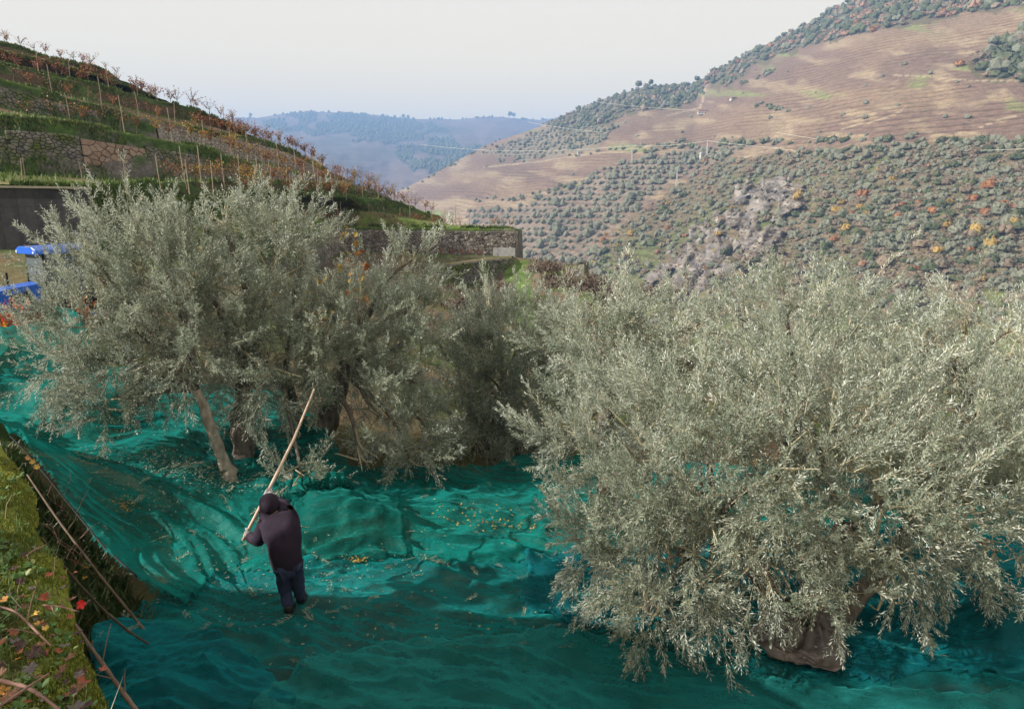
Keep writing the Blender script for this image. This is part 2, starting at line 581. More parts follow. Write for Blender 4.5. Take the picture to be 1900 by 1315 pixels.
# ------------------------------------------------------------------ terraced hillside on the left
ROWS = {   # (px, py, distance) of the lip of every terrace, highest first
    "A": [(-700, -170, 54), (-300, -10, 57), (0, 80, 60), (34, 88, 61), (67, 101, 62), (118, 112, 63), (185, 126, 65), (212, 147, 66)],
    "B": [(-700, -120, 51), (-300, 20, 53), (0, 97, 56), (101, 119, 59), (202, 149, 63), (250, 166, 65), (286, 181, 67)],
    "B2": [(-700, -80, 48), (-300, 50, 50), (0, 120, 53), (200, 163, 60), (300, 190, 65), (345, 196, 67), (421, 225, 69), (456, 249, 70)],
    "C": [(-700, -30, 43), (-300, 90, 45), (0, 145, 47), (135, 184, 51), (202, 199, 54), (286, 222, 57), (354, 236, 60), (421, 253, 63), (488, 262, 66), (556, 284, 69), (623, 325, 71)],
    "D": [(-700, 160, 35), (-300, 196, 37), (0, 219, 39), (135, 229, 41), (236, 246, 43), (337, 266, 46), (381, 275, 48), (470, 304, 55), (560, 322, 62), (640, 335, 67), (702, 357, 70)],
    "E": [(-700, 335, 25.4), (-300, 340, 26.4), (0, 343, 27.3), (160, 350, 27.8), (300, 337, 34), (465, 338, 46), (640, 343, 62), (754, 379, 68)],
    "F": [(-700, 390, 25.2), (-300, 400, 26.2), (0, 400, 27.1), (163, 395, 27.6), (300, 380, 31), (455, 358, 43), (700, 367, 62), (802, 397, 66)],
    "G": [(-700, 420, 25.0), (-300, 440, 26.0), (0, 440, 26.9), (163, 440, 27.3), (450, 432, 34), (600, 422, 50), (621, 420, 57.8), (957, 424, 60)],
}
ORDER = ["G", "F", "E", "D", "C", "B2", "B", "A"]
RISE = {"A": .8, "B": 1.0, "B2": 1.3, "C": 1.9, "D": 3.0, "E": 1.3, "F": 1.1, "G": 3.2}   # height of each riser
RUNR = {"A": 1.0, "B": 1.0, "B2": 1.1, "C": .8, "D": 1.4, "E": 1.0, "F": 1.1, "G": .35}
NCOL = 420


def row3d(k, n=NCOL):
    pts = ROWS[k]
    xs = np.array([p[0] for p in pts], float)
    t = np.linspace(0, 1, n)
    px = xs[0] + (xs[-1] - xs[0]) * t
    py = np.interp(px, xs, [p[1] for p in pts]); Y = np.interp(px, xs, [p[2] for p in pts])
    ker = np.ones(9) / 9
    for _ in range(2):
        e = np.concatenate([[py[0]] * 4, py, [py[-1]] * 4]); py2 = np.convolve(e, ker, 'valid')
        e = np.concatenate([[Y[0]] * 4, Y, [Y[-1]] * 4]); Y = np.convolve(e, ker, 'valid')
        py2[-8:] = py[-8:]; py = py2
    return px, P(px, py, Y)


ROW3 = {}


def behind(W, k):
    """extra columns that carry every row round the nose of the spur and down its far side"""
    last = W[-1]
    o = []
    for s, (dx, dy, dz) in enumerate([(.5, 1.2, -.15), (.6, 3.5, -.6), (-.5, 8, -2.0), (-4, 18, -6), (-10, 40, -16)]):
        o.append(last + np.array([dx, dy, dz]))
    return np.vstack([W, o])


def left_hill():
    rows = []; cols = []; kinds = []
    r = rng(3)
    prev = None
    grass = np.array([.10, .15, .035]); grassb = np.array([.05, .085, .022]); soil = np.array([.12, .085, .055]); dry = np.array([.20, .165, .10]); stone = np.array([.15, .135, .13])
    for k in ORDER:
        px, W = row3d(k)
        ROW3[k] = (px, W)
    for ki, k in enumerate(ORDER):
        px, W = ROW3[k]
        # riser foot: towards the camera and lower
        foot = W.copy(); foot[:, 2] -= RISE[k]; foot[:, 1] -= RUNR[k]; foot[:, 0] += RUNR[k] * .35
        low = ROW3[ORDER[ki - 1]][1] if ki else None
        n = fbm(px / 14.0, px * 0 + ki, 5 + ki, 4)
        if low is not None:
            foot[:, 2] = np.maximum(foot[:, 2], low[:, 2] + .05)
            foot[:, 1] = np.maximum(foot[:, 1], low[:, 1] + np.where((px < 200) & np.isin(k, ["E", "F"]), .05, .6))
            # tread rows between previous lip and this foot
            for s in np.linspace(.08, .92, 6):
                q = low * (1 - s) + foot * s
                rows.append(q); kinds.append((k, 't', s))
        rows.append(foot); kinds.append((k, 'f', 0))
        for s in np.linspace(.15, .9, 7):
            q = foot * (1 - s) + W * s
            bul = .18 * fbm(px / 9.0, s * 3 + px * 0, 33 + ki, 4) + .35 * fbm(px / 45.0, s + px * 0, 43 + ki, 2)
            if k != "G":
                q[:, 1] += bul; q[:, 0] -= bul * .3
            q[:, 2] += (s - s * s) * .5 * RISE[k] * .6
            rows.append(q); kinds.append((k, 'r', s))
        q = W.copy(); q[:, 2] += .10 * fbm(px / 7.0, px * 0, 63 + ki, 4); rows.append(q); kinds.append((k, 'l', 1))
    # top: ground behind the highest lip rises a little then falls away
    topW = ROW3["A"][1]
    for dy, dz in ((1.5, -.1), (4, -.8), (10, -3.0), (30, -14), (70, -45)):
        q = topW.copy(); q[:, 1] += dy; q[:, 2] += dz; rows.append(q); kinds.append(("A", 'b', 0))
    base = rows[0].copy(); base[:, 2] -= 2.5; base[:, 1] -= .1
    rows.insert(0, base); kinds.insert(0, ("G", 'f', 0))
    out = []
    for q, (k, t, s) in zip(rows, kinds):
        pxk = ROW3[k][0]
        w = behind(q, k)
        pc, _ = pix(w)
        xx = w[:, 0]; 
        n1 = fbm(xx * 1.3, w[:, 2] * 2.2 + w[:, 1] * .3, 90, 4)[:, None]; n2 = fbm(xx * .3, w[:, 2] * .6 + w[:, 1] * .2, 95, 3)[:, None]
        if t == 'l':
            c = grass * (1 + .3 * n1)
        elif t == 'r':
            g = np.clip(n1 * 1.8 + n2 * 1.5 + .35 + (s - .5) * 1.4, 0, 1)
            st = soil * .8 if k not in ("C", "G", "D") else stone
            if k in ("E", "F"): g = np.clip(g + .45, 0, 1)
            c = st * (1 - g) + grassb * (1 + .4 * n1) * g
        elif t == 'f':
            c = np.tile(grassb, (len(w), 1)) * (1 + .4 * n1)
        else:
            g = np.clip(n1 * 1.2 + n2 * 2 + .35, 0, 1)
            if k in ("F", "E"): g = np.clip(g + .2, 0, 1)
            c = (soil * (1 - g) + grass * g)
            d = np.clip(n2 * 3 - .6, 0, 1); c = c * (1 - d) + dry * d
        out.append((w, c))
    V = np.stack([o[0] for o in out]); C = np.stack([o[1] for o in out])
    # fill the strip left out of view on the nose
    m = col_mat("terrace_ground", 1.6, .45, bump=0.9, bdist=.25, fine=(7.0, .35))
    o = mesh_obj("terraced_hillside", V.reshape(-1, 3), grid_faces(V.shape[0], V.shape[1]), m, col=C.reshape(-1, 3), smooth=True)
    tag(o, kind='structure')
    # shaggy grass: blades on lips and risers
    Pt = []; 
    for i, (k, t, s) in enumerate(kinds[:-5]):
        dens = {'l': 3.2, 'r': 1.1, 't': .35, 'f': .6}[t]
        if k in ("A", "B", "B2"): dens *= .8
        if k == "G" and t != 'l' : continue
        W = out[i][0][:NCOL]
        W2 = out[min(i + 1, len(out) - 1)][0][:NCOL]
        nn = int(NCOL * dens * 3)
        j = r.uniform(60, NCOL - 2, nn); a = j.astype(int); f = (j - a)[:, None]
        q = W[a] * (1 - f) + W[a + 1] * f
        q2 = W2[a] * (1 - f) + W2[a + 1] * f
        g = r.uniform(0, 1, nn)[:, None] * (.6 if t == 'l' else 1)
        keep = (fbm(q[:, 0] * .8, q[:, 2] + q[:, 1] * .2, 12, 3) > (-.2 if t == 'l' else .0))
        Pt.append((q * (1 - g) + q2 * g)[keep])
    Pt = np.vstack(Pt)
    blades("hillside_grass", Pt, .12, .30, .045, GRASS_M, 21, kind='stuff')


def blades(name, Pt, h0, h1, w, mat, seed, kind=None, parent=None, lean=.5):
    r = rng(seed); n = len(Pt)
    a = r.uniform(0, 2 * np.pi, n); h = r.uniform(h0, h1, n)
    d = np.stack([np.cos(a), np.sin(a), 0 * a], 1)
    la = r.uniform(0, 2 * np.pi, n); ln = np.stack([np.cos(la), np.sin(la), 0 * la], 1) * (h * r.uniform(.1, lean, n))[:, None]
    ww = (w * r.uniform(.6, 1.3, n))[:, None]
    up = np.array([0, 0, 1.0])
    V = np.stack([Pt - d * ww - up * .02, Pt + d * ww - up * .02, Pt + ln * .4 + d * ww * .8 + up * (h * .6)[:, None], Pt + ln * .4 - d * ww * .8 + up * (h * .6)[:, None], Pt + ln + up * h[:, None]], 1)
    i = np.arange(n)[:, None] * 5
    o = mesh_obj(name, V.reshape(-1, 3), [i + np.array([[0, 1, 2, 3]]), i + np.array([[3, 2, 4]])], [mat], parent, tint=np.repeat(r.uniform(0, 1, n), 5))
    if kind: o["kind"] = kind
    return o


# ------------------------------------------------------------------ near ground: height from control points
CTRL_PX = [  # px, py, z
    (545, 1145, 0), (1480, 1230, 0), (950, 1312, 0), (250, 1312, .05), (430, 885, .45), (600, 830, .5), (940, 850, -.1), (800, 1000, -.02),
    (200, 1000, .35), (100, 850, .85), (300, 880, .7), (1900, 1180, 0), (1750, 900, -.2), (1300, 900, -.15), (700, 880, .1), (1900, 1312, 0),
    (240, 760, 1.15)]
CTRL_XYZ = [(-7.4, 9.6, 1.2), (-10.5, 12.3, 2.0), (-9, 13.8, 2.3), (-12.5, 14.5, 1.9), (-13, 18, 1.55), (-17, 18, 1.7), (-9, 18, 1.6), (-14, 23, 2.2), (-20, 25.2, 3.0), (-25, 25, 3.2),
            (-16, 25.8, 2.9), (-10, 27, 2.0), (-5, 22, .6), (0, 24, -.8), (-9, 32, .8), (-5, 40, 0), (-7, 48.5, -2.3), (-4, 48.8, -2.4), (-2, 50.5, -2.5), (-6, 44, -1.8), (-8, 56, -.2), (-4, 57.5, -.3), (-2, 58, -.4), (-14, 56, .2), (0, 60.5, -.6), (4, 58, -1.0), (0.4, 38, -1.9), (.3, 46, -1.7),
            (0.5, 54, -1.15), (6, 50, -1.8), (5.5, 44, -2.6), (8, 52, -2.4), (10, 40, -4), (14, 50, -8), (10, 62, -7), (6, 66, -4), (6, 24, -1.2), (14, 20, -1.4), (14, 30, -4), (24, 30, -7), (24, 12, -1), (12, 8, -.1),
            (30, 50, -14), (30, 0, 0), (8, 0, 0), (0, 3, 0), (-6, 3, .3), (-12, 8, 1.6), (-18, 12, 2.0), (-6, -8, 0), (8, -8, 0), (-12, -2, 1), (-25, 15, 3.0), (0, 75, -6), (20, 75, -16), (-20, 40, 1), (-20, 60, 1), (-30, 30, 2)]


def zplane(px, py, z):
    """point on pixel ray at height z"""
    v = (657.5 - py) / FPX
    t = (z - CAMZ) / (-SP + v * CP)
    return np.array([(px - 950) / FPX * t, (CP + v * SP) * t, z])


_C = np.array([zplane(*c) for c in CTRL_PX] + [list(c) for c in CTRL_XYZ], float)
_D = np.hypot(_C[:, None, 0] - _C[None, :, 0], _C[:, None, 1] - _C[None, :, 1])
_n = len(_C)
_A = np.zeros((_n + 3, _n + 3)); _A[:_n, :_n] = np.sqrt(_D ** 2 + .6) * -1 - np.eye(_n) * .05; _A[:_n, _n] = 1; _A[:_n, _n + 1:] = _C[:, :2]; _A[_n, :_n] = 1; _A[_n + 1:, :_n] = _C[:, :2].T
_W = np.linalg.solve(_A, np.concatenate([_C[:, 2], [0, 0, 0]]))


def gz(x, y):
    x = np.asarray(x, float); y = np.asarray(y, float)
    s = _W[_n] + _W[_n + 1] * x + _W[_n + 2] * y
    for i in range(_n):
        s = s - _W[i] * np.sqrt((x - _C[i, 0]) ** 2 + (y - _C[i, 1]) ** 2 + .6)
    return s


def near_ground():
    def patch(x0, x1, y0, y1, st, name):
        xs = np.arange(x0, x1 + .001, st); ys = np.arange(y0, y1 + .001, st)
        X, Y = np.meshgrid(xs, ys, indexing='ij')
        Z = gz(X, Y) + .05 * fbm(X * .9, Y * .9, 2, 4)
        n = fbm(X * .5, Y * .5, 81, 4); n2 = fbm(X * .15, Y * .15, 82, 3)
        g = np.clip(n * 1.6 + .5, 0, 1)[..., None]
        C = np.array([.13, .095, .06]) * (1 - g) + np.array([.062, .088, .028]) * g
        pathm = np.abs(X - (.45 + .25 * np.sin(Y * .2))) < 1.0 + .25 * fbm(X * 2, Y * 2, 5, 2)
        pathm &= (Y > 33) & (Y < 57)
        C = np.where(pathm[..., None], np.array([.085, .135, .035]) * (1 + .5 * fbm(X * 1.5, Y * 3, 6, 3)[..., None]), C)
        br = (np.abs(X - .45) > 1.0) & (Y > 34)
        w = np.clip(n2 + n + .55, 0, 1)[..., None]
        C = np.where(br[..., None], np.array([.105, .083, .062]) * w + np.array([.07, .09, .035]) * (1 - w), C)
        C *= (1 + .25 * fbm(X * 3, Y * 3, 83, 3)[..., None])
        return np.stack([X, Y, Z], -1), C, len(xs), len(ys)
    m = col_mat("near_ground", 4.0, .4, bump=0.8, bdist=.06, fine=(30.0, .3))
    V, C, a, b = patch(-40, 40, -14, 80, .4, "ground")
    # drop the outer rim into the valley
    V[:, -1, 2] -= 60; V[-1, :, 2] -= 60
    tag(mesh_obj("ground", V.reshape(-1, 3), grid_faces(a, b), m, col=C.reshape(-1, 3), smooth=True), kind='structure')


GRASS_M = leaf_mat("grass_blades", [(0, (.05, .085, .018)), (.55, (.09, .15, .03)), (.85, (.13, .17, .05)), (1, (.22, .18, .09))], rough=.6, trans=.3)
# ------------------------------------------------------------------ bushes and trees of the opposite hillside
def mottled(name, stops, scale=1.2, rough=.9, bump=.6, bd=.4):
    m, nt, b = new_mat(name)
    b.inputs["Roughness"].default_value = rough; b.inputs["Specular IOR Level"].default_value = .1
    g = N(nt, "ShaderNodeNewGeometry")
    no = N(nt, "ShaderNodeTexNoise", Scale=scale, Detail=5.0, Roughness=.7)
    L(nt, g.outputs["Position"], no.inputs["Vector"])
    oi = N(nt, "ShaderNodeObjectInfo")
    ad = N(nt, "ShaderNodeMath", operation='MULTIPLY_ADD'); ad.inputs[1].default_value = .25
    L(nt, oi.outputs["Random"], ad.inputs[0]); L(nt, no.outputs[0], ad.inputs[2])
    r = ramp(nt, stops, ad.outputs[0])
    L(nt, r.outputs[0], b.inputs["Base Color"])
    bp = N(nt, "ShaderNodeBump", Strength=bump, Distance=bd)
    L(nt, no.outputs[0], bp.inputs["Height"]); L(nt, bp.outputs[0], b.inputs["Normal"])
    return m


def bush_geo(sub, seed, quads=0, flat=.8, trunk=False, lobes=3):
    r = rng(seed)
    V0, F0 = ico(sub)
    Vs, Fs = [], []
    for l in range(lobes):
        a = 2.1 * l + r.uniform(-.5, .5); s = r.uniform(.55, .8) if l else .78
        k = 1 + .34 * fbm(V0[:, 0] * 2.4 + seed + l * 5, V0[:, 1] * 2.4 + V0[:, 2] * 1.9, seed, 3) + r.uniform(-.12, .12, len(V0))
        V = V0 * k[:, None] * s + np.array([math.cos(a) * .42, math.sin(a) * .42, r.uniform(-.15, .3)])
        Vs.append(V); Fs.append(F0 + l * len(V0))
    flat *= 1.15; V = np.vstack(Vs) * [1, 1, flat]; F = np.vstack(Fs)
    V[:, 2] += flat * .6
    Q = np.zeros((0, 4), int)
    if quads:
        j = r.integers(0, len(V), quads)
        c = V[j] + (V[j] - [0, 0, .5]) * r.uniform(.0, .22, quads)[:, None] + r.normal(0, .05, (quads, 3))
        a = r.normal(size=(quads, 3)); a /= np.linalg.norm(a, axis=1)[:, None]
        b = np.cross(a, r.normal(size=(quads, 3))); b /= np.linalg.norm(b, axis=1)[:, None]
        s = r.uniform(.06, .17, quads)[:, None]
        W = np.stack([c - a * s, c - b * s * .7, c + a * s, c + b * s * .7], 1).reshape(-1, 3)
        Q = np.arange(quads * 4).reshape(-1, 4) + len(V)
        V = np.vstack([V, W])
    return V, F, Q


UND = np.array([[0, 1, 2], [1, 0, 5], [0, 2, 3], [0, 3, 4], [0, 4, 5], [1, 5, 10], [2, 1, 6], [3, 2, 7], [4, 3, 8], [5, 4, 9], [1, 10, 6], [2, 6, 7], [3, 7, 8], [4, 8, 9], [5, 9, 10]])


def hill_bushes():
    M_OL = mottled("far_olive_leaves", [(.3, (.06, .067, .05)), (.55, (.12, .127, .094)), (.85, (.19, .195, .15))])
    M_EV = mottled("far_evergreen_leaves", [(.3, (.032, .042, .024)), (.6, (.062, .076, .040)), (.9, (.11, .12, .065))])
    M_SC = mottled("far_scrub_twigs", [(.3, (.075, .06, .045)), (.6, (.15, .12, .09)), (.9, (.22, .17, .12))])
    M_OR = mottled("far_orange_leaves", [(.3, (.09, .045, .025)), (.6, (.23, .105, .05)), (.9, (.33, .18, .09))])
    M_YE = mottled("far_yellow_leaves", [(.3, (.10, .07, .025)), (.6, (.24, .16, .05)), (.9, (.34, .25, .09))])
    M_PK = mottled("far_russet_leaves", [(.3, (.10, .06, .045)), (.6, (.21, .125, .085)), (.9, (.28, .18, .12))])
    r = rng(77)
    pts = []      # px, py, size, kind
    py = 60.0 - 180

    def sweep(regfn, spx, jit, size, kinds, y0, y1, x0, x1, vy=.5, prob=1.0):
        y = y1
        while y > y0:
            x = x0
            row = r.uniform(-.5, .5)
            while x < x1:
                D = float(hill_depth(np.array([x]), np.array([y]))[0])
                s = spx / D * FPX
                X = x + row * s + r.uniform(-jit, jit) * s; Yy = y + r.uniform(-jit, jit) * s * vy
                if regfn(X, Yy) and r.random() < prob:
                    pts.append((X, Yy, size * float(np.clip(math.exp(r.normal(-.06, .30)), .45, 1.7)), kinds[int(r.integers(len(kinds)))]))
                x += s
            D = float(hill_depth(np.array([1500.0 if x1 > 1400 else .5 * (x0 + x1)]), np.array([y]))[0])
            y -= max(spx * vy / D * FPX, 1.6)

    def ip(k):
        return lambda x, y: bool(inpoly(np.array([x]), np.array([y]), REG[k])[0])
    sweep(ip("grove_a"), 5.8, .2, 3.0, ["o"], 250, 525, 850, 1430)
    sweep(ip("grove_b"), 7.0, .25, 2.6, ["o", "o", "e"], 225, 300, 890, 1150)
    sweep(ip("forest_l"), 6.2, .5, 3.4, ["e", "e", "e", "o", "s"], 150, 250, 1000, 1320)
    sweep(ip("forest_top"), 6.8, .5, 3.6, ["e", "e", "e", "e", "o", "s", "p"], -110, 170, 1270, 2120)
    sweep(ip("forest_r"), 7.0, .4, 3.8, ["e", "e", "o", "s"], 40, 160, 1800, 2250)

    def scr(x, y):
        if not inpoly(np.array([x]), np.array([y]), REG["scrub"])[0]: return False
        if rock_mask(np.array([x]), np.array([y]))[0] > 0: return r.random() < .1
        n = float(fbm(np.array([x / 50.]), np.array([y / 34.]), 101, 3)[0])
        thr = -.6 if y < 440 else -.25
        return n + r.uniform(-.25, .25) > thr
    sweep(scr, 4.2, .5, 1.75, ["o", "o", "o", "e", "o", "s", "e", "s", "o", "o"], 262, 600, 1060, 2150, vy=.5)
    # low undergrowth as one mass
    n = 14000; x = r.uniform(1060, 1930, n); y = r.uniform(270, 560, n)
    q = inpoly(x, y, REG["scrub"]) & (fbm(x / 40., y / 26., 111, 3) > -.25); x, y = x[q], y[q]
    Wu = hp(x, y); V0, F0 = ico(0 + 1); V0 = V0[:12]; F0 = UND
    sz = r.uniform(.35, 1.0, len(x))[:, None, None]
    VV = (Wu[:, None] + V0[None] * sz * [1.1, 1.1, .8] * (1 + .3 * r.normal(size=(len(x), 12, 1)))).reshape(-1, 3); FF = (F0[None] + np.arange(len(x))[:, None, None] * 12).reshape(-1, 3)
    tag(mesh_obj("undergrowth", VV, FF, M_SC), kind='stuff')
    # hedges and stray trees between the vineyards
    for ln, n in (([(1330, 266), (1380, 268), (1560, 262), (1700, 262), (1900, 264)], 60), ([(900, 300), (1000, 297), (1180, 272), (1290, 262)], 26), ([(750, 352), (850, 300), (950, 246), (1040, 222)], 60), ([(1395, 198), (1460, 205), (1400, 190)], 12),
                  ([(1190, 285), (1245, 270), (1300, 275)], 26), ([(860, 372), (960, 370), (1080, 338)], 22), ([(1370, 160), (1420, 140), (1440, 130)], 14)):
        for i in range(n):
            t = r.uniform(0, len(ln) - 1.001); a = int(t); f = t - a
            pts.append((ln[a][0] * (1 - f) + ln[a + 1][0] * f + r.uniform(-4, 4), ln[a][1] * (1 - f) + ln[a + 1][1] * f + r.uniform(-3, 4), r.uniform(1.8, 2.9), "e" if r.random() < .5 else "o"))
    for i in range(70):
        x, y = r.uniform(900, 1800), r.uniform(110, 330)
        if y > lerp_pts(x, RIDGE) + 8: pts.append((x, y, r.uniform(1.2, 2.2), "o"))
    aut = [(1835, 352, 4.2, "r"), (1600, 366, 3.6, "r"), (1562, 380, 2.2, "y"), (1558, 395, 2.4, "y"), (1595, 390, 2.4, "y"), (1608, 402, 2.3, "y"), (1580, 398, 1.7, "r"), (1708, 380, 2.2, "r"), (1730, 395, 2.6, "r"), (1666, 406, 2.2, "r"),
           (1755, 425, 2.8, "y"), (1805, 372, 2.6, "r"), (1830, 400, 3.0, "r"), (1860, 385, 2.4, "r"), (1880, 420, 2.6, "y"), (1810, 436, 3.0, "y"), (1836, 462, 3.0, "y"), (1240, 382, 2.6, "y"), (1308, 303, 3.0, "r"), (1170, 438, 2.8, "y"),
           (1146, 460, 2.5, "y"), (1120, 448, 2.2, "r"), (1190, 180, 2.5, "y"), (1628, 319, 2.0, "y"), (1654, 337, 2.0, "y"), (1486, 322, 2.2, "y"), (1480, 372, 3.0, "y"), (1484, 360, 2.0, "y"), (1548, 448, 2.2, "r"), (1570, 430, 2.5, "y"),
           (1880, 388, 2.4, "r"), (1780, 124, 4.0, "r"), (1430, 88, 5.0, "r"), (1370, 118, 4.5, "r"), (1450, 90, 4.0, "r"), (1590, 46, 5.0, "r"), (1700, 10, 5.0, "r"), (1355, 135, 4.0, "r"), (1620, 60, 4, "r"), (1860, 130, 4.5, "r"),
           (1600, 494, 2.2, "p"), (1800, 466, 1.8, "r"), (1700, 500, 1.8, "r"), (1375, 520, 2.2, "y"), (1270, 440, 2, "r"), (1100, 492, 2.4, "y"), (1220, 470, 2, "p"), (1530, 330, 2, "p"), (1720, 312, 1.8, "r"), (1680, 440, 2, "p"), (1740, 470, 2.2, "y"), (1500, 400, 2, "r"), (1060, 412, 2, "r"), (1315, 350, 1.8, "r"), (1230, 372, 1.6, "p")]
    for i in range(26):
        aut.append((r.uniform(1120, 1900), r.uniform(330, 540), r.uniform(1.3, 2.2), ["r", "y", "p"][int(r.integers(3))]))
    pts = [p for p in pts if p[1] > lerp_pts(p[0], RIDGE) - 1 and p[1] < 620]
    A = np.array([(p[0], p[1], p[2]) for p in pts]); K = np.array([p[3] for p in pts])
    W = hp(A[:, 0], A[:, 1])
    dist = W[:, 1]
    names = {"o": ("hillside_olive_tree", "grey green rounded olive tree on the sunlit slope across the valley", "olive tree", "olive trees scattered on the opposite hillside", M_OL),
             "e": ("evergreen_bush", "dark green evergreen bush on the sunlit slope across the valley", "bush", "evergreen bushes on the opposite hillside", M_EV),
             "s": ("bare_bush", "greyish brown leafless bush on the sunlit slope across the valley", "bush", "leafless bushes on the opposite hillside", M_SC),
             "p": ("russet_bush", "russet brown bush on the slope across the valley", "bush", "russet bushes on the opposite hillside", M_PK)}
    short = {"o": "grey green olive tree ", "e": "dark evergreen bush ", "s": "leafless greyish brown bush ", "p": "russet brown bush "}

    def place_of(x, y):
        f = lambda q: bool(inpoly(np.array([x]), np.array([y]), REG[q])[0])
        if f("forest_top"): return "in the wood along the high right ridge"
        if f("forest_r"): return "in the dark wood at the right edge of the vineyards"
        if f("forest_l"): return "in the wood on the lower skyline, centre right"
        if f("grove_b"): return "in the small grove at the left end of the brown slope"
        if f("grove_a"): return "in the planted grove left of the cliff"
        if f("scrub"):
            if x < 1290: return "on the grassy slope left of the rocky cliff"
            if x < 1500: return "above or around the rocky cliff"
            if y < 345: return "in the upper scrub right of the cliff, under the vineyards"
            return "in the lower scrub right of the cliff" if x < 1720 else "in the lower scrub near the right edge"
        return "standing alone or in a hedge between the brown vineyards"
    for k, (nm, lab, cat, grp, mat) in names.items():
        idx = np.where(K == k)[0]
        vis = (A[idx, 0] < 1905) & (A[idx, 1] < 545) & (A[idx, 1] > 0)
        order = idx[np.argsort(dist[idx] + (~vis) * 1e6)]
        near, rest = order[:290], order[290:]
        protos = []
        for j in range(6):
            V, F, Q = bush_geo(1, 10 + j + ord(k), 170, .82)
            o = mesh_obj(nm, V, [F, Q], [mat], smooth=False)
            protos.append(o); used = False
        for n_, i in enumerate(near):
            o = protos[n_] if n_ < 6 else link_copy(protos[n_ % 6])
            o.location = W[i] - np.array([0, 0, .3]); o.rotation_euler = (0, 0, r.uniform(0, 6.28)); s = A[i, 2]; o.scale = (s, s * r.uniform(.85, 1.15), s * r.uniform(.8, 1.1))
            wh = place_of(A[i, 0], A[i, 1]); tag(o, short[k] + wh, cat, grp.split(' on ')[0].split(' scattered')[0] + ' ' + wh)
        if len(rest):
            var = [bush_geo(1, 40 + j, 20, .85, lobes=2) for j in range(8)]
            Vs, Fs, Qs = [], [], []; n0 = 0
            for i in rest:
                V, F, Q = var[int(r.integers(8))]; a = r.uniform(0, 6.28); c, s_ = math.cos(a), math.sin(a)
                V2 = V @ np.array([[c, s_, 0], [-s_, c, 0], [0, 0, 1]]) * A[i, 2] * [1, 1, r.uniform(.85, 1.2)] + W[i] - [0, 0, .3]
                Vs.append(V2); Fs.append(F + n0); Qs.append(Q + n0); n0 += len(V)
            tag(mesh_obj(nm.replace("_tree", "_grove") + "_thicket" if "tree" not in nm else "distant_olive_grove", np.vstack(Vs), [np.vstack(Fs), np.vstack(Qs)], [mat]), kind='stuff')
    an = {"r": ("autumn_tree", "orange leaved autumn tree among the bushes across the valley", M_OR, "orange autumn trees across the valley"),
          "y": ("yellow_tree", "golden yellow autumn tree among the bushes across the valley", M_YE, "golden autumn trees across the valley"),
          "p": ("russet_tree", "dull russet autumn tree among the bushes across the valley", M_PK, "russet autumn trees across the valley")}
    pr = {}
    for (x, y, s, k) in aut:
        nm, lab, mat, grp = an[k]
        if k not in pr:
            V, F, Q = bush_geo(1, 90 + ord(k), 220, .9)
            o = pr[k] = mesh_obj(nm, V, [F, Q], [mat])
        else:
            o = link_copy(pr[k])
        o.location = hp(x, y) - np.array([0, 0, .2]); o.rotation_euler = (0, 0, r.uniform(0, 6.28)); o.scale = (s * .8, s * .8, s * r.uniform(.75, 1))
        tag(o, lab, "tree", grp)
    # far hill woods: one mass
    n = 2600
    x = r.uniform(440, 1050, n * 4); y = r.uniform(205, 350, n * 4)
    k = far_forest(x, y) & (y > lerp_pts(x, FRIDGE))
    x, y = x[k][:n], y[k][:n]
    xs = np.concatenate([x, r.uniform(430, 1040, 90)]); ys = np.concatenate([y, lerp_pts(xs[-90:], FRIDGE) + 1])
    Wf = P(xs, ys, far_depth(xs, ys))
    var = [bush_geo(1, 60 + j, 0, .9, lobes=1) for j in range(4)]
    Vs, Fs = [], []; n0 = 0
    for i in range(len(xs)):
        V, F, Q = var[i % 4]; V2 = V * r.uniform(4, 9) + Wf[i] - [0, 0, 1]
        Vs.append(V2); Fs.append(F + n0); n0 += len(V)
    tag(mesh_obj("distant_woodland", np.vstack(Vs), np.vstack(Fs), M_EV), kind='stuff')
    for (px_, py_, s, lab) in ((748, 219, 9, "left one of the flat topped trees on the blue ridge, left of the gap"), (757, 219, 8, "right one of the flat topped trees on the blue ridge"), (946, 216, 12, "taller of the two round trees on the far ridge skyline"), (953, 217, 10, "shorter of the two round trees on the far ridge skyline"), (465, 216, 8, "lone tree on the far ridge just beyond the vine slope"),
                               (1207, 158, 4, "small conical tree on the skyline of the wooded hill"), (1185, 162, 5, "pointed tree on the skyline above the wood"), (1293, 152, 4, "round tree on the saddle of the brown hill")):
        far = px_ < 1100
        V, F, Q = bush_geo(2, int(px_), 60, 1.0)
        base = P(px_, py_, 3650 if far else float(hill_depth(np.array([float(px_)]), np.array([py_ + 3.0]))[0]))
        t = empty("skyline_tree", base - np.array([0, 0, s * .1]))
        tag(t, lab, "tree")
        V[:, 2] += .5
        o = mesh_obj("crown", V * s * (.9 if far else 1), [F, Q], [M_EV], t)
        b = MB(); b.tube([(0, 0, -s * .3), (0, 0, s * .8)], [s * .08, s * .05], 5); b.build("trunk", M_SC, t)


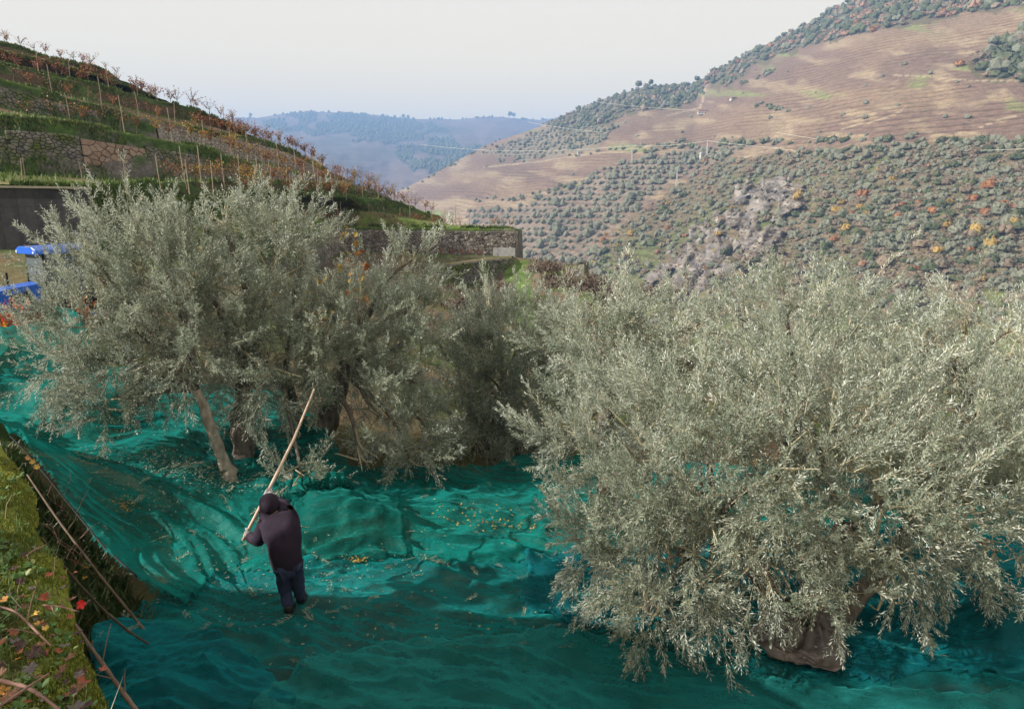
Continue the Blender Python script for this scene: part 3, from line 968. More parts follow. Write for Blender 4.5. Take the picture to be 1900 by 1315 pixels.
def rocks():
    m = mottled("grey_rock", [(.28, (.04, .034, .034)), (.5, (.125, .112, .105)), (.78, (.24, .22, .205))], scale=.5, bump=1.0, bd=1.0)
    r = rng(5)
    spots = [(1405, 360, 6, 8), (1432, 352, 5, 7), (1380, 378, 5, 6), (1456, 345, 4, 6), (1470, 335, 4, 5), (1362, 400, 4, 4), (1335, 430, 4, 5), (1300, 450, 4, 5), (1340, 470, 6, 8), (1375, 455, 6, 7), (1400, 450, 5, 5), (1430, 455, 5, 4),
             (1320, 490, 5, 6), (1350, 505, 6, 7), (1290, 510, 5, 6), (1262, 520, 4, 4), (1325, 525, 5, 6), (1300, 540, 5, 5), (1370, 530, 4, 4), (1245, 470, 3, 3), (1600, 510, 4, 3), (1630, 520, 4, 2.5), (1730, 500, 4, 2), (1668, 540, 3, 2), (1390, 418, 4, 4), (1280, 480, 4, 4), (1310, 415, 3, 3), (1440, 372, 4, 5), (1520, 485, 3, 2), (1345, 448, 4, 5)]
    lab = "craggy grey rock outcrop on the cliff in the middle of the opposite slope"
    spots += [(x + r.uniform(-22, 22), y + r.uniform(-22, 22), r.uniform(1.5, 3.5), r.uniform(1.5, 4)) for (x, y, w, h) in spots]
    for i, (x, y, w, h) in enumerate(spots):
        V, F = ico(2)
        k = 1 + .5 * fbm(V[:, 0] * 1.4 + i * 3, V[:, 2] * 1.8 + V[:, 1], i, 2) + r.uniform(-.16, .16, len(V))
        V2 = np.sign(V) * np.abs(V) ** .6 * (np.round(k * 4) / 4)[:, None] + r.normal(0, .05, V.shape)
        V2 = V2 * [w * .6, w * .5, h * .55]
        o = mesh_obj("rock_outcrop", V2, F, m)
        o.location = hp(x, y) + np.array([0, 1.5, -h * .15]); o.rotation_euler = (r.uniform(-.3, .3), r.uniform(-.35, .35), r.uniform(0, 6))
        tag(o, lab, "rock", "rock outcrops of the cliff on the opposite slope")


def hamlet():
    white = simple_mat("white_render", (.42, .40, .37), (.32, .30, .28), 2)
    red = simple_mat("clay_tiles", (.24, .13, .09), (.18, .09, .07), 3)
    dark = simple_mat("dark_opening", (.03, .03, .035), rough=.3)
    tinr = simple_mat("grey_roof_sheet", (.3, .31, .33), (.24, .25, .26), 2)

    def house(px, py, Y, w, d, h, rot, roof, label, wins=3, name="farm_house"):
        base = P(px, py, Y)
        t = empty(name, base - np.array([0, 0, .4]), (0, 0, rot)); tag(t, label, "house")
        b = MB(); b.box((0, 0, h / 2), (w / 2, d / 2, h / 2)); b.build("wall", white, t)
        b = MB(); b.prism([(-w / 2 - .3, 0), (w / 2 + .3, 0), (w / 2 * .75, h * .42), (-w / 2 * .75, h * .42)], (0, d + .6, 0), (0, -d / 2 - .3, h + .01)); b.build("roof", roof, t)
        for i in range(wins):
            x = -w / 2 + w * (i + .5) / wins
            b = MB(); b.box((x, -d / 2 - .02, h * .55), (w * .06, .04, h * .2)); b.build("window", dark, t)
    D = lambda x, y: float(hill_depth(np.array([float(x)]), np.array([float(y)]))[0])
    house(1076, 287, D(1076, 287), 6, 4, 3, .1, tinr, "small white shed on the tan vineyard terraces, left of the poles", 2, "shed")
    house(1305, 212, D(1305, 212), 12, 6, 3.2, -.1, red, "low white house with reddish roof amid the brown vineyards", 4)
    house(1360, 187, D(1360, 187), 6, 4, 2.5, .2, red, "tiny hut with red roof above the white house", 1, "hut")
    house(1303, 294, D(1303, 294), 4, 3, 3.5, .2, tinr, "small pale pump house beside the pole on the olive ridge", 1, "pump_house")
    house(576, 211, 3650, 42, 18, 9, .05, red, "wide hilltop house on the blue ridge skyline at left", 5)
    house(885, 220, 3690, 26, 12, 7, 0, red, "left one of the long low houses on the far ridge", 4)
    house(908, 220, 3690, 34, 12, 6, 0, tinr, "right one of the long low houses on the far ridge", 4)
    # poles and wires
    steel = simple_mat("pale_concrete_pole", (.4, .4, .39), (.33, .33, .32), 3)
    tops = []
    for px, py, h, lab in ((1172, 301, 15, "pale lattice power pole on the vineyard slope, left of the other one"), (1311, 291, 13, "pale power pole on the olive ridge, right of the other one"), (1255, 345, 12, "thin pole standing in the dark olive grove"), (2080, 330, 13, "power pole on the slope at right")):
        if px > 1950: 
            tops.append(P(px, py, D(px, py)) + np.array([0, 0, h])); continue
        base = P(px, py, D(px, py)); t = empty("power_pole", base); tag(t, lab, "power pole")
        for sx, sy in ((-1, -1), (1, -1), (1, 1), (-1, 1)):
            b = MB(); b.tube([(sx * .5, sy * .5, -1), (sx * .15, sy * .15, h)], [.12, .09], 4); b.build("leg", steel, t)
        b = MB()
        for k in range(7):
            z0, z1 = h * k / 7, h * (k + 1) / 7
            w0, w1 = .5 - .35 * k / 7, .5 - .35 * (k + 1) / 7
            b.tube([(-w0, -w0, z0), (w1, -w1, z1)], .05, 3); b.tube([(w0, w0, z0), (-w1, w1, z1)], .05, 3)
        b.build("lattice", steel, t)
        b = MB(); b.box((0, 0, h - .8), (1.8, .1, .1)); b.build("crossarm", steel, t)
        tops.append(base + np.array([0, 0, h - .8]))
    wire = simple_mat("aluminium_wire", (.62, .6, .52), rough=.4)

    def cable(a, b_, lab):
        a, b_ = np.array(a), np.array(b_); d = np.linalg.norm(b_ - a)
        s = np.linspace(0, 1, 26)[:, None]
        q = a * (1 - s) + b_ * s; q[:, 2] -= (d * .018 * 4 * s * (1 - s))[:, 0]
        m = MB(); m.tube(q, .05 + .00010 * np.linalg.norm(q - [0, 0, CAMZ], axis=1), 4, cap=False)
        tag(m.build("power_line", wire), lab, "cable", "power lines across the valley")
    t1, t2, _, t4 = tops
    Lp = P(780, 268, 900.0)
    cable(Lp, t1, "thin power line sagging from the left to the lattice pole on the vineyards")
    cable(t1, t2, "thin power line between the two pale poles")
    cable(t2, t4, "thin power line running right from the pale pole over the olive slope")
    cable(P(1110, 190, 900.0), P(1480, 206, 760.0), "thin yellowish power line over the wooded slope below the skyline")
    cable(P(980, 227, 1000.0), P(1390, 252, 700.0), "thin power line crossing the vineyards above the pale poles")
    cable(P(1440, 246, 480.0), P(2080, 300, 330.0), "upper of the two thin power lines over the olive slope at right")


# ------------------------------------------------------------------ vines and stakes on the terraces
BARK = simple_mat("dark_vine_wood", (.13, .09, .065), (.06, .045, .035), 30, bump=.5)
STAKE = simple_mat("weathered_stake", (.36, .29, .23), (.22, .17, .13), 8, bump=.4, stretch=(1, 1, .15))
VLEAF = {"orange": leaf_mat("vine_leaf_orange", [(0, (.12, .045, .02)), (.5, (.27, .10, .035)), (1, (.40, .20, .05))], trans=.45),
         "red": leaf_mat("vine_leaf_red", [(0, (.10, .03, .02)), (.5, (.22, .065, .035)), (1, (.32, .13, .05))], trans=.45),
         "yellow": leaf_mat("vine_leaf_yellow", [(0, (.16, .09, .02)), (.5, (.34, .20, .04)), (1, (.42, .33, .08))], trans=.45),
         "brown": leaf_mat("vine_leaf_brown", [(0, (.10, .05, .03)), (.5, (.20, .10, .055)), (1, (.32, .18, .09))], trans=.35)}


def leaf_cloud(C, size, r, squash=.9):
    """broad leaves: kite of two triangles joined on a fold, at centres C"""
    n = len(C)
    a = r.normal(size=(n, 3)); a /= np.linalg.norm(a, axis=1)[:, None]
    b = np.cross(a, r.normal(size=(n, 3))); b /= np.linalg.norm(b, axis=1)[:, None]
    nn = np.cross(a, b)
    s = (size * r.uniform(.6, 1.3, n))[:, None]
    V = np.stack([C - a * s, C - b * s * squash + nn * s * .2, C + a * s, C + b * s * squash + nn * s * .2], 1).reshape(-1, 3)
    F = np.arange(4 * n).reshape(-1, 4)
    return V, F, np.repeat(r.uniform(0, 1, n), 4)


def vine_proto(kind, seed, h=1.3, leaves=70):
    r = rng(seed)
    b = MB()
    trunk = [(0, 0, -.25), (.03, .02, .15), (-.03, .03, .35), (.02, 0, .55)]
    b.tube(trunk, [.035, .03, .028, .022], 5)
    canes = MB(); C = []
    for i in range(9):
        a = r.uniform(0, 6.28); sp = r.uniform(.15, .8)
        p = [np.array([.02, 0, .5])]
        for k in range(4):
            p.append(p[-1] + np.array([math.cos(a) * sp * .35, math.sin(a) * sp * .18, (h - .5) / 4 * r.uniform(.8, 1.25)]))
            if kind != "bare" or k > 2:
                for _ in range(max(1, leaves // 26)):
                    C.append(p[-1] + r.normal(0, .09, 3))
        canes.tube(p, [.014, .013, .011, .009, .005], 4)
    t = empty("vine")
    b.build("trunk", BARK, t)
    canes.build("cane", BARK, t)
    C = np.array(C)
    V, F, ti = leaf_cloud(C, .060, r)
    o = mesh_obj("leaves", V, F, VLEAF[kind if kind in VLEAF else "brown"], t, tint=ti); o["kind"] = 'stuff'
    return t


def vineyard():
    r = rng(8)
    protos = {}
    lab_ = {"orange": "grapevine with orange autumn leaves on the terraced hillside", "red": "grapevine with rusty red leaves on the terraced hillside", "yellow": "grapevine with yellow autumn leaves on the terraced hillside", "brown": "nearly bare grapevine with few brown leaves on the terraced hillside"}
    for k in ("orange", "red", "yellow", "brown"):
        protos[k] = [vine_proto(k, 100 + i * 7 + len(k), 1.35 if i else 1.15, 80 if k != "brown" else 34) for i in range(2)]
    used = {k: [False, False] for k in protos}

    where = {"A": "along the topmost skyline terrace", "B": "on the second terrace from the top", "B2": "on the slope under the second skyline", "C": "on the terrace of the grey wall and tall stakes", "D": "on the terrace above the granite wall", "E": "on the terrace over the concrete wall", "F": "on the low terrace left of the spur", "G": "on top of the long spur wall", "": "at the foot of the long spur wall"}

    def put(k, loc, s, row="C"):
        j = int(r.integers(2))
        if not used[k][j]:
            o = protos[k][j]; used[k][j] = True
        else:
            o = copy_tree(protos[k][j])
        o.location = loc; o.rotation_euler = (r.uniform(-.12, .12), r.uniform(-.12, .12), r.uniform(0, 6.28)); o.scale = (s, s, s)
        tag(o, {"orange": "orange leaved", "red": "rusty red leaved", "yellow": "yellow leaved", "brown": "nearly bare brown"}[k] + " grapevine " + where[row], "vine", "%s grapevines %s" % ("bare" if k == "brown" else k, where[row]))
    stake_p = []
    for v in range(3):
        b = MB(); b.tube([(0, 0, -.3), (.015 * v, .01, .8), (.03 - .02 * v, 0, 1.5 + .1 * v)], [.028, .026, .022], 6)
        stake_p.append(b)
    stakes = [b.build("vine_stake", STAKE) for b in stake_p]
    su = [0]

    def stake(loc, s=1.0):
        i = su[0]; su[0] += 1
        o = stakes[i] if i < 3 else link_copy(stakes[i % 3])
        o.location = loc; o.rotation_euler = (r.uniform(-.07, .07), r.uniform(-.07, .07), r.uniform(0, 6)); o.scale = (s, s, s)
        tag(o, "thin weathered wooden stake among the vines of the terraced hillside", "stake", "wooden stakes of the terraced vineyard")
    tot = 0
    plan = {"A": (["red", "orange", "brown", "brown"], .9, (-20, 216), .95, 0), "B": (["red", "brown", "orange"], 1.3, (0, 286), .95, 0), "B2": (["red", "orange", "brown", "brown"], .9, (-10, 455), 1.15, 1),
            "C": (["orange", "brown", "orange", "brown"], 1.15, (-10, 620), 1.05, 1), "D": (["brown", "brown", "yellow", "orange"], .9, (-10, 700), 1.05, 1), "E": (["brown", "yellow", "brown", "orange"], .85, (300, 754), 1.05, 1),
            "F": (["brown", "orange", "yellow", "brown"], .75, (440, 802), 1.1, 1), "G": (["orange", "brown", "orange", "brown"], .42, (600, 953), .95, 1)}
    for ki, k in enumerate(ORDER):
        pal, sp, (x0, x1), s, st = plan[k]
        px, W = ROW3[k]
        up = ORDER[ki + 1] if ki + 1 < len(ORDER) else None
        seg = np.concatenate([[0], np.cumsum(np.linalg.norm(np.diff(W, axis=0), axis=1))])
        d = 0; k2 = 0
        while d < seg[-1]:
            q = np.array([np.interp(d, seg, W[:, i]) for i in range(3)]); pxx = np.interp(d, seg, px)
            if x0 <= pxx <= x1:
                inset = r.uniform(.7, 1.1) if k != "G" else r.uniform(.8, 3.0)
                loc = q + np.array([r.uniform(-.2, .2), inset, -.05])
                if k == "D": loc = q + np.array([0, inset + 1.5, .15])
                if fbm(np.array([d * .12]), np.array([ki * 3.0]), 55, 2)[0] > -.45 and r.random() < .95:
                    kk = pal[int(r.integers(len(pal)))]
                    if k == "B2" and pxx < 150: kk = "red"
                    if k == "C" and pxx < 170: kk = "brown" if r.random() < .75 else "orange"
                    if k == "C" and 300 < pxx < 460: kk = "yellow" if r.random() < .4 else kk
                    put(kk, loc, s * r.uniform(.62, .92), k); tot += 1
                k2 += 1
                if st and k2 % 3 == 0: stake(loc + np.array([.25, -.1, 0]), r.uniform(.9, 1.2))
            d += sp * r.uniform(.75, 1.25)
    # rows running along the skyline of the nose: orange leaves against the far hills
    for k, n, pal in (("C", 16, ["orange", "red"]), ("D", 8, ["orange", "yellow"])):
        px, W = ROW3[k]
        for i in range(n):
            j = int(NCOL * (.80 + .19 * i / n)); loc = W[j] + np.array([0, .5 + .2 * (i % 2), 0])
            put(pal[i % 2], loc, .95, k)
    for i in range(16):                               # skyline above the third terrace
        px = 425 + i * 10; q = P(px, np.interp(px, [421, 455, 600], [226, 249, 318]) + 4, 71.5)
        put("orange", q, .78)
    # young red vines at the foot of the long wall, and posts standing in front of the granite wall
    for px, py in ((818, 478), (840, 476), (857, 474), (871, 472), (890, 470), (800, 482)):
        y = 57.0; put("red", np.array([(px - 950) / FPX * y, y, float(gz((px - 950) / FPX * y, y))]), .55, "")
    for px, py in ((45, 348), (155, 347), (232, 345), (297, 340), (395, 345), (350, 346), (52, 346)):
        q = P(px, py, 29.5); stake(q - np.array([0, 0, .1]), .75)


# ------------------------------------------------------------------ dry stone walls
def stone_mat(name, stops, scale=3.0, moss=0.0):
    m, nt, b = new_mat(name)
    b.inputs["Roughness"].default_value = .9; b.inputs["Specular IOR Level"].default_value = .15
    g = N(nt, "ShaderNodeNewGeometry")
    no = N(nt, "ShaderNodeTexNoise", Scale=scale, Detail=8.0, Roughness=.7); L(nt, g.outputs["Position"], no.inputs["Vector"])
    n2 = N(nt, "ShaderNodeTexNoise", Scale=scale * .3, Detail=3.0); L(nt, g.outputs["Position"], n2.inputs["Vector"])
    rr = N(nt, "ShaderNodeMath", operation='MULTIPLY_ADD'); rr.inputs[1].default_value = .35
    L(nt, g.outputs["Random Per Island"], rr.inputs[0])
    oi = N(nt, "ShaderNodeObjectInfo")
    r2 = N(nt, "ShaderNodeMath", operation='MULTIPLY_ADD'); r2.inputs[1].default_value = .35
    L(nt, oi.outputs["Random"], r2.inputs[0]); L(nt, no.outputs[0], r2.inputs[2])
    L(nt, r2.outputs[0], rr.inputs[2])
    sb = N(nt, "ShaderNodeMath", operation='SUBTRACT'); sb.inputs[1].default_value = .3; L(nt, rr.outputs[0], sb.inputs[0])
    r = ramp(nt, stops, sb.outputs[0]); colr = r.outputs[0]
    if moss > 0:
        r4 = ramp(nt, [(.5 - moss * .2, (0, 0, 0)), (.62, (1, 1, 1))], n2.outputs[0])
        mx = N(nt, "ShaderNodeMixRGB"); mx.inputs[2].default_value = (.09, .12, .03, 1)
        L(nt, r4.outputs[0], mx.inputs[0]); L(nt, colr, mx.inputs[1]); colr = mx.outputs[0]
    L(nt, colr, b.inputs["Base Color"])
    bp = N(nt, "ShaderNodeBump", Strength=.6, Distance=.03); L(nt, no.outputs[0], bp.inputs["Height"]); L(nt, bp.outputs[0], b.inputs["Normal"])
    return m


def cells(Lx, H, sw, sh, r):
    """irregular fitted stones in the rectangle Lx by H: clipped Voronoi cells of jittered points"""
    nx = max(2, int(Lx / sw)); nz = max(2, int(H / sh))
    P_ = []
    for j in range(nz):
        for i in range(nx):
            if r.random() < .86:
                P_.append(((i + .5 + .5 * (j % 2) + r.uniform(-.42, .42)) * Lx / nx, (j + .5 + r.uniform(-.36, .36)) * H / nz))
    P_ = np.array(P_); A = np.array([1.0, sw / sh * .8])
    Q = P_ * A
    out = []
    for i in range(len(Q)):
        d = np.hypot(*(Q - Q[i]).T); nb = np.argsort(d)[1:15]
        poly = [(q0, q1) for q0, q1 in ((Q[i, 0] - sw * 1.1, Q[i, 1] - sh * A[1] * 1.1), (Q[i, 0] + sw * 1.1, Q[i, 1] - sh * A[1] * 1.1), (Q[i, 0] + sw * 1.1, Q[i, 1] + sh * A[1] * 1.1), (Q[i, 0] - sw * 1.1, Q[i, 1] + sh * A[1] * 1.1))]
        planes = [((Q[j] + Q[i]) / 2, Q[j] - Q[i]) for j in nb] + [(np.array([0, 0]), np.array([-1., 0])), (np.array([Lx, 0]), np.array([1., 0])), (np.array([0, 0]), np.array([0, -1.])), (np.array([0, H * A[1]]), np.array([0, 1.]))]
        for m, n in planes:
            new = []
            for k in range(len(poly)):
                a_, b_ = poly[k], poly[(k + 1) % len(poly)]
                da = (a_[0] - m[0]) * n[0] + (a_[1] - m[1]) * n[1]; db = (b_[0] - m[0]) * n[0] + (b_[1] - m[1]) * n[1]
                if da <= 0: new.append(a_)
                if (da < 0 < db) or (db < 0 < da):
                    t = da / (da - db); new.append((a_[0] + t * (b_[0] - a_[0]), a_[1] + t * (b_[1] - a_[1])))
            poly = new
            if len(poly) < 3: break
        if len(poly) >= 3:
            out.append(np.array(poly) / A)
    return out


def stone_wall(label, top, height, sw, sh, mat, back, seed, parts=0, batter=.08, depth=.3, name="stone_wall", gap=.018):
    r = rng(seed)
    top = np.asarray(top, float)
    t = empty(name, top[0]); tag(t, label, "wall")
    seg = np.concatenate([[0], np.cumsum(np.linalg.norm(np.diff(top, axis=0), axis=1))])
    d = np.gradient(top, axis=0); d /= np.linalg.norm(d, axis=1)[:, None]
    nrm = np.cross(d, [0, 0, 1.0]); nrm /= np.linalg.norm(nrm, axis=1)[:, None]      # towards the open side
    A = top - nrm * .02; B = A + nrm * (batter * height) - [0, 0, height + .4]; C = top - nrm * .5; D = C - [0, 0, height + .4]
    V = np.concatenate([A, B, C, D]) - top[0]; n = len(top)
    i = np.arange(n - 1)
    F = np.vstack([np.stack([i, i + 1, n + i + 1, n + i], 1), np.stack([i, 2 * n + i, 2 * n + i + 1, i + 1], 1), np.array([[0, n, 3 * n, 2 * n], [n - 1, 3 * n - 1, 4 * n - 1, 2 * n - 1]])])
    mesh_obj("backing", V, F, back, t)
    cl = cells(seg[-1], height, sw, sh, r)
    order = r.permutation(len(cl))
    Vs, Q4, T3, n0 = [], [], [], 0

    def W(p, off):
        q = np.stack([np.interp(p[:, 0], seg, top[:, k]) for k in range(3)], 1); nn = np.stack([np.interp(p[:, 0], seg, nrm[:, k]) for k in range(3)], 1)
        q[:, 2] -= p[:, 1]
        return q + nn * (batter * p[:, 1] + off)[:, None]
    for j, ii in enumerate(order):
        p = cl[ii]; c = p.mean(0); k = len(p)
        sz = np.linalg.norm(p - c, axis=1).mean()
        o1 = c + (p - c) * max(.5, 1 - gap / sz); o2 = c + (p - c) * max(.35, .80 - gap / sz)
        o2 = o2 + r.normal(0, .03 * sz, o2.shape)
        pr = r.uniform(.03, .09) * depth / .3
        loc = W(c[None], np.zeros(1))[0]
        V = np.vstack([W(o1, np.full(k, -.015)), W(o1, pr * (.55 + .3 * r.random(k))), W(o2, pr * (1 + .25 * r.random(k))), W(c[None], np.array([pr * 1.15]))])
        q4 = [[m, (m + 1) % k, k + (m + 1) % k, k + m] for m in range(k)] + [[k + m, k + (m + 1) % k, 2 * k + (m + 1) % k, 2 * k + m] for m in range(k)]
        t3 = [[2 * k + m, 2 * k + (m + 1) % k, 3 * k] for m in range(k)]
        if j < parts:
            o = mesh_obj("stone", V - loc, [np.array(q4), np.array(t3)], mat, t); o.location = loc - top[0]
        else:
            Vs.append(V - top[0]); Q4.append(np.array(q4) + n0); T3.append(np.array(t3) + n0); n0 += len(V)
    if Vs:
        o = mesh_obj("stones", np.vstack(Vs), [np.vstack(Q4), np.vstack(T3)], [mat], t); o["kind"] = 'stuff'
    return t


def rowtop(k, x0, x1, n, dz=0, dy=-.25):
    px, W = ROW3[k]
    q = np.stack([np.interp(np.linspace(x0, x1, n), px, W[:, i]) for i in range(3)], 1)
    q[:, 2] += dz; q[:, 1] += dy
    return q


def walls():
    grey = stone_mat("grey_schist", [(.15, (.05, .047, .048)), (.45, (.13, .12, .12)), (.8, (.25, .235, .22))], 4, .5)
    pink = stone_mat("pink_granite", [(.15, (.13, .09, .075)), (.5, (.27, .19, .155)), (.85, (.36, .29, .25))], 5)
    pale = stone_mat("pale_schist", [(.15, (.08, .07, .068)), (.45, (.20, .18, .17)), (.8, (.34, .31, .285))], 4)
    back = simple_mat("earth_joint", (.045, .04, .035), (.025, .022, .02), 8)
    stone_wall("wall of big pink granite blocks below the grassy lip, above the concrete wall", rowtop("D", 168, 284, 14, -.75, -1.2), 2.3, .40, .27, pink, back, 1, 290, depth=.4)
    stone_wall("grey dry stone wall left of the pink granite blocks", rowtop("D", 34, 167, 14, -.65, -1.2), 2.0, .25, .15, grey, back, 2, 150, depth=.3)
    stone_wall("dark mossy stone wall at the left edge above the concrete wall", rowtop("D", -120, 33, 12, -1.0, -1.0), 1.9, .26, .16, grey, back, 3, 0, depth=.3)
    stone_wall("narrow grey wall with a buttress right of the pink granite blocks", rowtop("D", 285, 381, 12, -.55, -1.2), 2.0, .25, .15, grey, back, 4, 100, depth=.35)
    stone_wall("grey stone wall behind the tall stakes on the second visible terrace at left", rowtop("C", -60, 190, 24, -.5, -.9), 1.4, .3, .17, grey, back, 5, 0)
    stone_wall("brownish wall under the grassy lip, right of the narrow buttress", rowtop("C", 300, 600, 28, -.35, -.9), 1.5, .3, .18, pale, back, 6, 0)
    G = rowtop("G", 600, 957, 26, -.25, -.35)
    stone_wall("long high grey retaining wall at the end of the spur, topped with grass", G, 2.9, .28, .17, pale, back, 7, 260, depth=.3, batter=.03)
    # return wall at the end of the long wall
    e = G[-1]
    stone_wall("short return wall at the right end of the long spur wall", np.array([e + [0.02, 0, 0], e + [.5, 3, 0], e + [.6, 7, -.3]]), 2.9, .4, .22, pale, back, 8, 0, batter=.0)
    white = simple_mat("pale_lime_render", (.34, .34, .36), (.2, .2, .21), 3, bump=.5)
    b = MB(); b.box(tuple(G[-3] + [.35, -.3, -2.1]), (.95, .08, .72)); tag(b.build("plastered_patch", white, bevel=.03), "pale plastered patch at the foot of the long wall's right end", "wall")
    q = np.array([P(x, y, Y) for x, y, Y in ((795, 500, 50), (832, 492, 51), (870, 487, 52), (905, 483, 53), (935, 480, 54.5), (950, 479, 56))])
    stone_wall("lower grey dry stone wall beside the grass track", q, 2.0, .26, .16, grey, back, 9, 200, batter=.05)
    # bank behind its top
    bk = q.copy(); n = len(q)
    soil = col_mat("spur_ground", 3.0, .4, bump=.6, bdist=.1)
    rows = [q - [0, 0, .1], q + [0, .7, .05], q + [0, 2.0, .0], q + [.3, 4.0, -.35]]
    V = np.stack(rows, 0); C = np.tile([.09, .13, .035], (V.shape[0] * V.shape[1], 1)); C[n:2 * n] = [.13, .09, .06]
    tag(mesh_obj("spur_terrace", V.reshape(-1, 3), grid_faces(4, n), soil, col=C, smooth=True), kind='structure')
    # right hand block of the mound
    A, B, Cc = P(1056, 496, 48), P(1087, 488, 47), P(1090, 484, 50)
    stone_wall("squat stone wall end holding the brushy mound right of the track", np.array([A, (A + B) / 2, B, Cc]), 2.2, .4, .22, grey, back, 10, 60, batter=.02)
    # mound
    xs = np.linspace(1.2, 6.2, 50); ys = np.linspace(36, 60, 80)
    X, Y = np.meshgrid(xs, ys, indexing='ij')
    topz = np.interp(Y, [36, 40, 44, 48, 51, 56, 60], [-4.2, -3.4, -2.2, -.95, -.6, -.9, -1.6])
    w = np.clip((X - 1.2) / 1.3, 0, 1) * np.clip((6.0 - X) / .5, 0, 1) 
    Z = gz(X, Y) * (1 - w) + topz * w + .15 * fbm(X * 1.2, Y * 1.2, 5, 4) - .3 * (1 - w)
    n = fbm(X, Y * .6, 66, 4)[..., None]
    C = np.where(n > .1, np.array([.085, .11, .04]), np.array([.12, .095, .07])) * (1 + .4 * n)
    tag(mesh_obj("spur_mound", np.stack([X, Y, Z], -1).reshape(-1, 3), grid_faces(50, 80), soil, col=C.reshape(-1, 3), smooth=True), kind='structure')
    # concrete wall with panels
    conc, nt, b = new_mat("stained_concrete")
    b.inputs["Roughness"].default_value = .9
    g = N(nt, "ShaderNodeNewGeometry"); mp = N(nt, "ShaderNodeMapping"); mp.inputs["Scale"].default_value = (.8, .8, .05); L(nt, g.outputs["Position"], mp.inputs[0])
    n1 = N(nt, "ShaderNodeTexNoise", Scale=1.0, Detail=5.0, Roughness=.65); L(nt, mp.outputs[0], n1.inputs["Vector"])
    n2 = N(nt, "ShaderNodeTexNoise", Scale=6.0, Detail=8.0); L(nt, g.outputs["Position"], n2.inputs["Vector"])
    r1 = ramp(nt, [(.40, (.028, .027, .033)), (.56, (.05, .049, .058)), (.70, (.15, .145, .165))], n1.outputs[0]); r2 = ramp(nt, [(.3, (.7,) * 3), (.7, (1.2,) * 3)], n2.outputs[0])
    mx = N(nt, "ShaderNodeMixRGB", blend_type='MULTIPLY'); mx.inputs[0].default_value = 1; L(nt, r1.outputs[0], mx.inputs[1]); L(nt, r2.outputs[0], mx.inputs[2]); L(nt, mx.outputs[0], b.inputs["Base Color"])
    a, c = P(-330, 343, 25.0), P(160, 350, 26.6)
    ln = np.linalg.norm((c - a)[:2]); ang = math.atan2(c[1] - a[1], c[0] - a[0])
    t = empty("concrete_wall", a, (0, 0, ang)); tag(t, "high dark concrete retaining wall streaked with pale stains behind the tractor", "wall")
    H = 2.75; slope = (c[2] - a[2]) / ln
    b = MB(); b.prism([(0, -H), (ln, -H), (ln, ln * slope - .03), (0, -.03)], (0, .25, 0), (0, .012, 0)); b.build("core", conc, t)
    npx = 14
    for i in range(npx):
        for k in range(4):
            x0, x1 = ln * i / npx + .006, ln * (i + 1) / npx - .006
            z0 = -H + (H - .02) * k / 4 + .006; z1 = -H + (H - .02) * (k + 1) / 4 - .006
            b = MB(); b.prism([(x0, z0 + x0 * slope), (x1, z0 + x1 * slope), (x1, z1 + x1 * slope), (x0, z1 + x0 * slope)], (0, .007, 0), (0, .004, 0)); b.build("concrete_panel", conc, t)
    cap = simple_mat("concrete_edge", (.34, .3, .25), (.22, .2, .16), 6)
    b = MB(); b.prism([(0, -.015), (ln + .05, ln * slope - .015), (ln + .05, ln * slope + .06), (0, .06)], (0, .42, 0), (0, -.06, 0)); b.build("coping", cap, t)
# ------------------------------------------------------------------ olive trees
OLIVE = leaf_mat("olive_leaf", [(0, (.10, .135, .092)), (.35, (.175, .212, .16)), (.8, (.30, .33, .258)), (1, (.43, .435, .30))],
                 under=[(0, (.41, .45, .405)), (.6, (.55, .58, .52)), (1, (.65, .665, .60))], rough=.55, trans=.25, spec=.3)
PBARK = simple_mat("pale_olive_bark", (.50, .44, .37), (.20, .17, .14), 12, rough=.95, bump=.9, stretch=(1, 1, .5))
OBARK = simple_mat("olive_bark", (.20, .175, .15), (.06, .05, .042), 14, rough=.95, bump=1.0, stretch=(1, 1, .35))
OTWIG = simple_mat("olive_twig_bark", (.34, .31, .21), (.20, .185, .13), 6, rough=.8)
FRUIT = simple_mat("olive_fruit", (.10, .03, .06), (.22, .16, .05), 40, rough=.35)


def nrmz(a):
    return a / (np.linalg.norm(a, axis=-1, keepdims=True) + 1e-9)


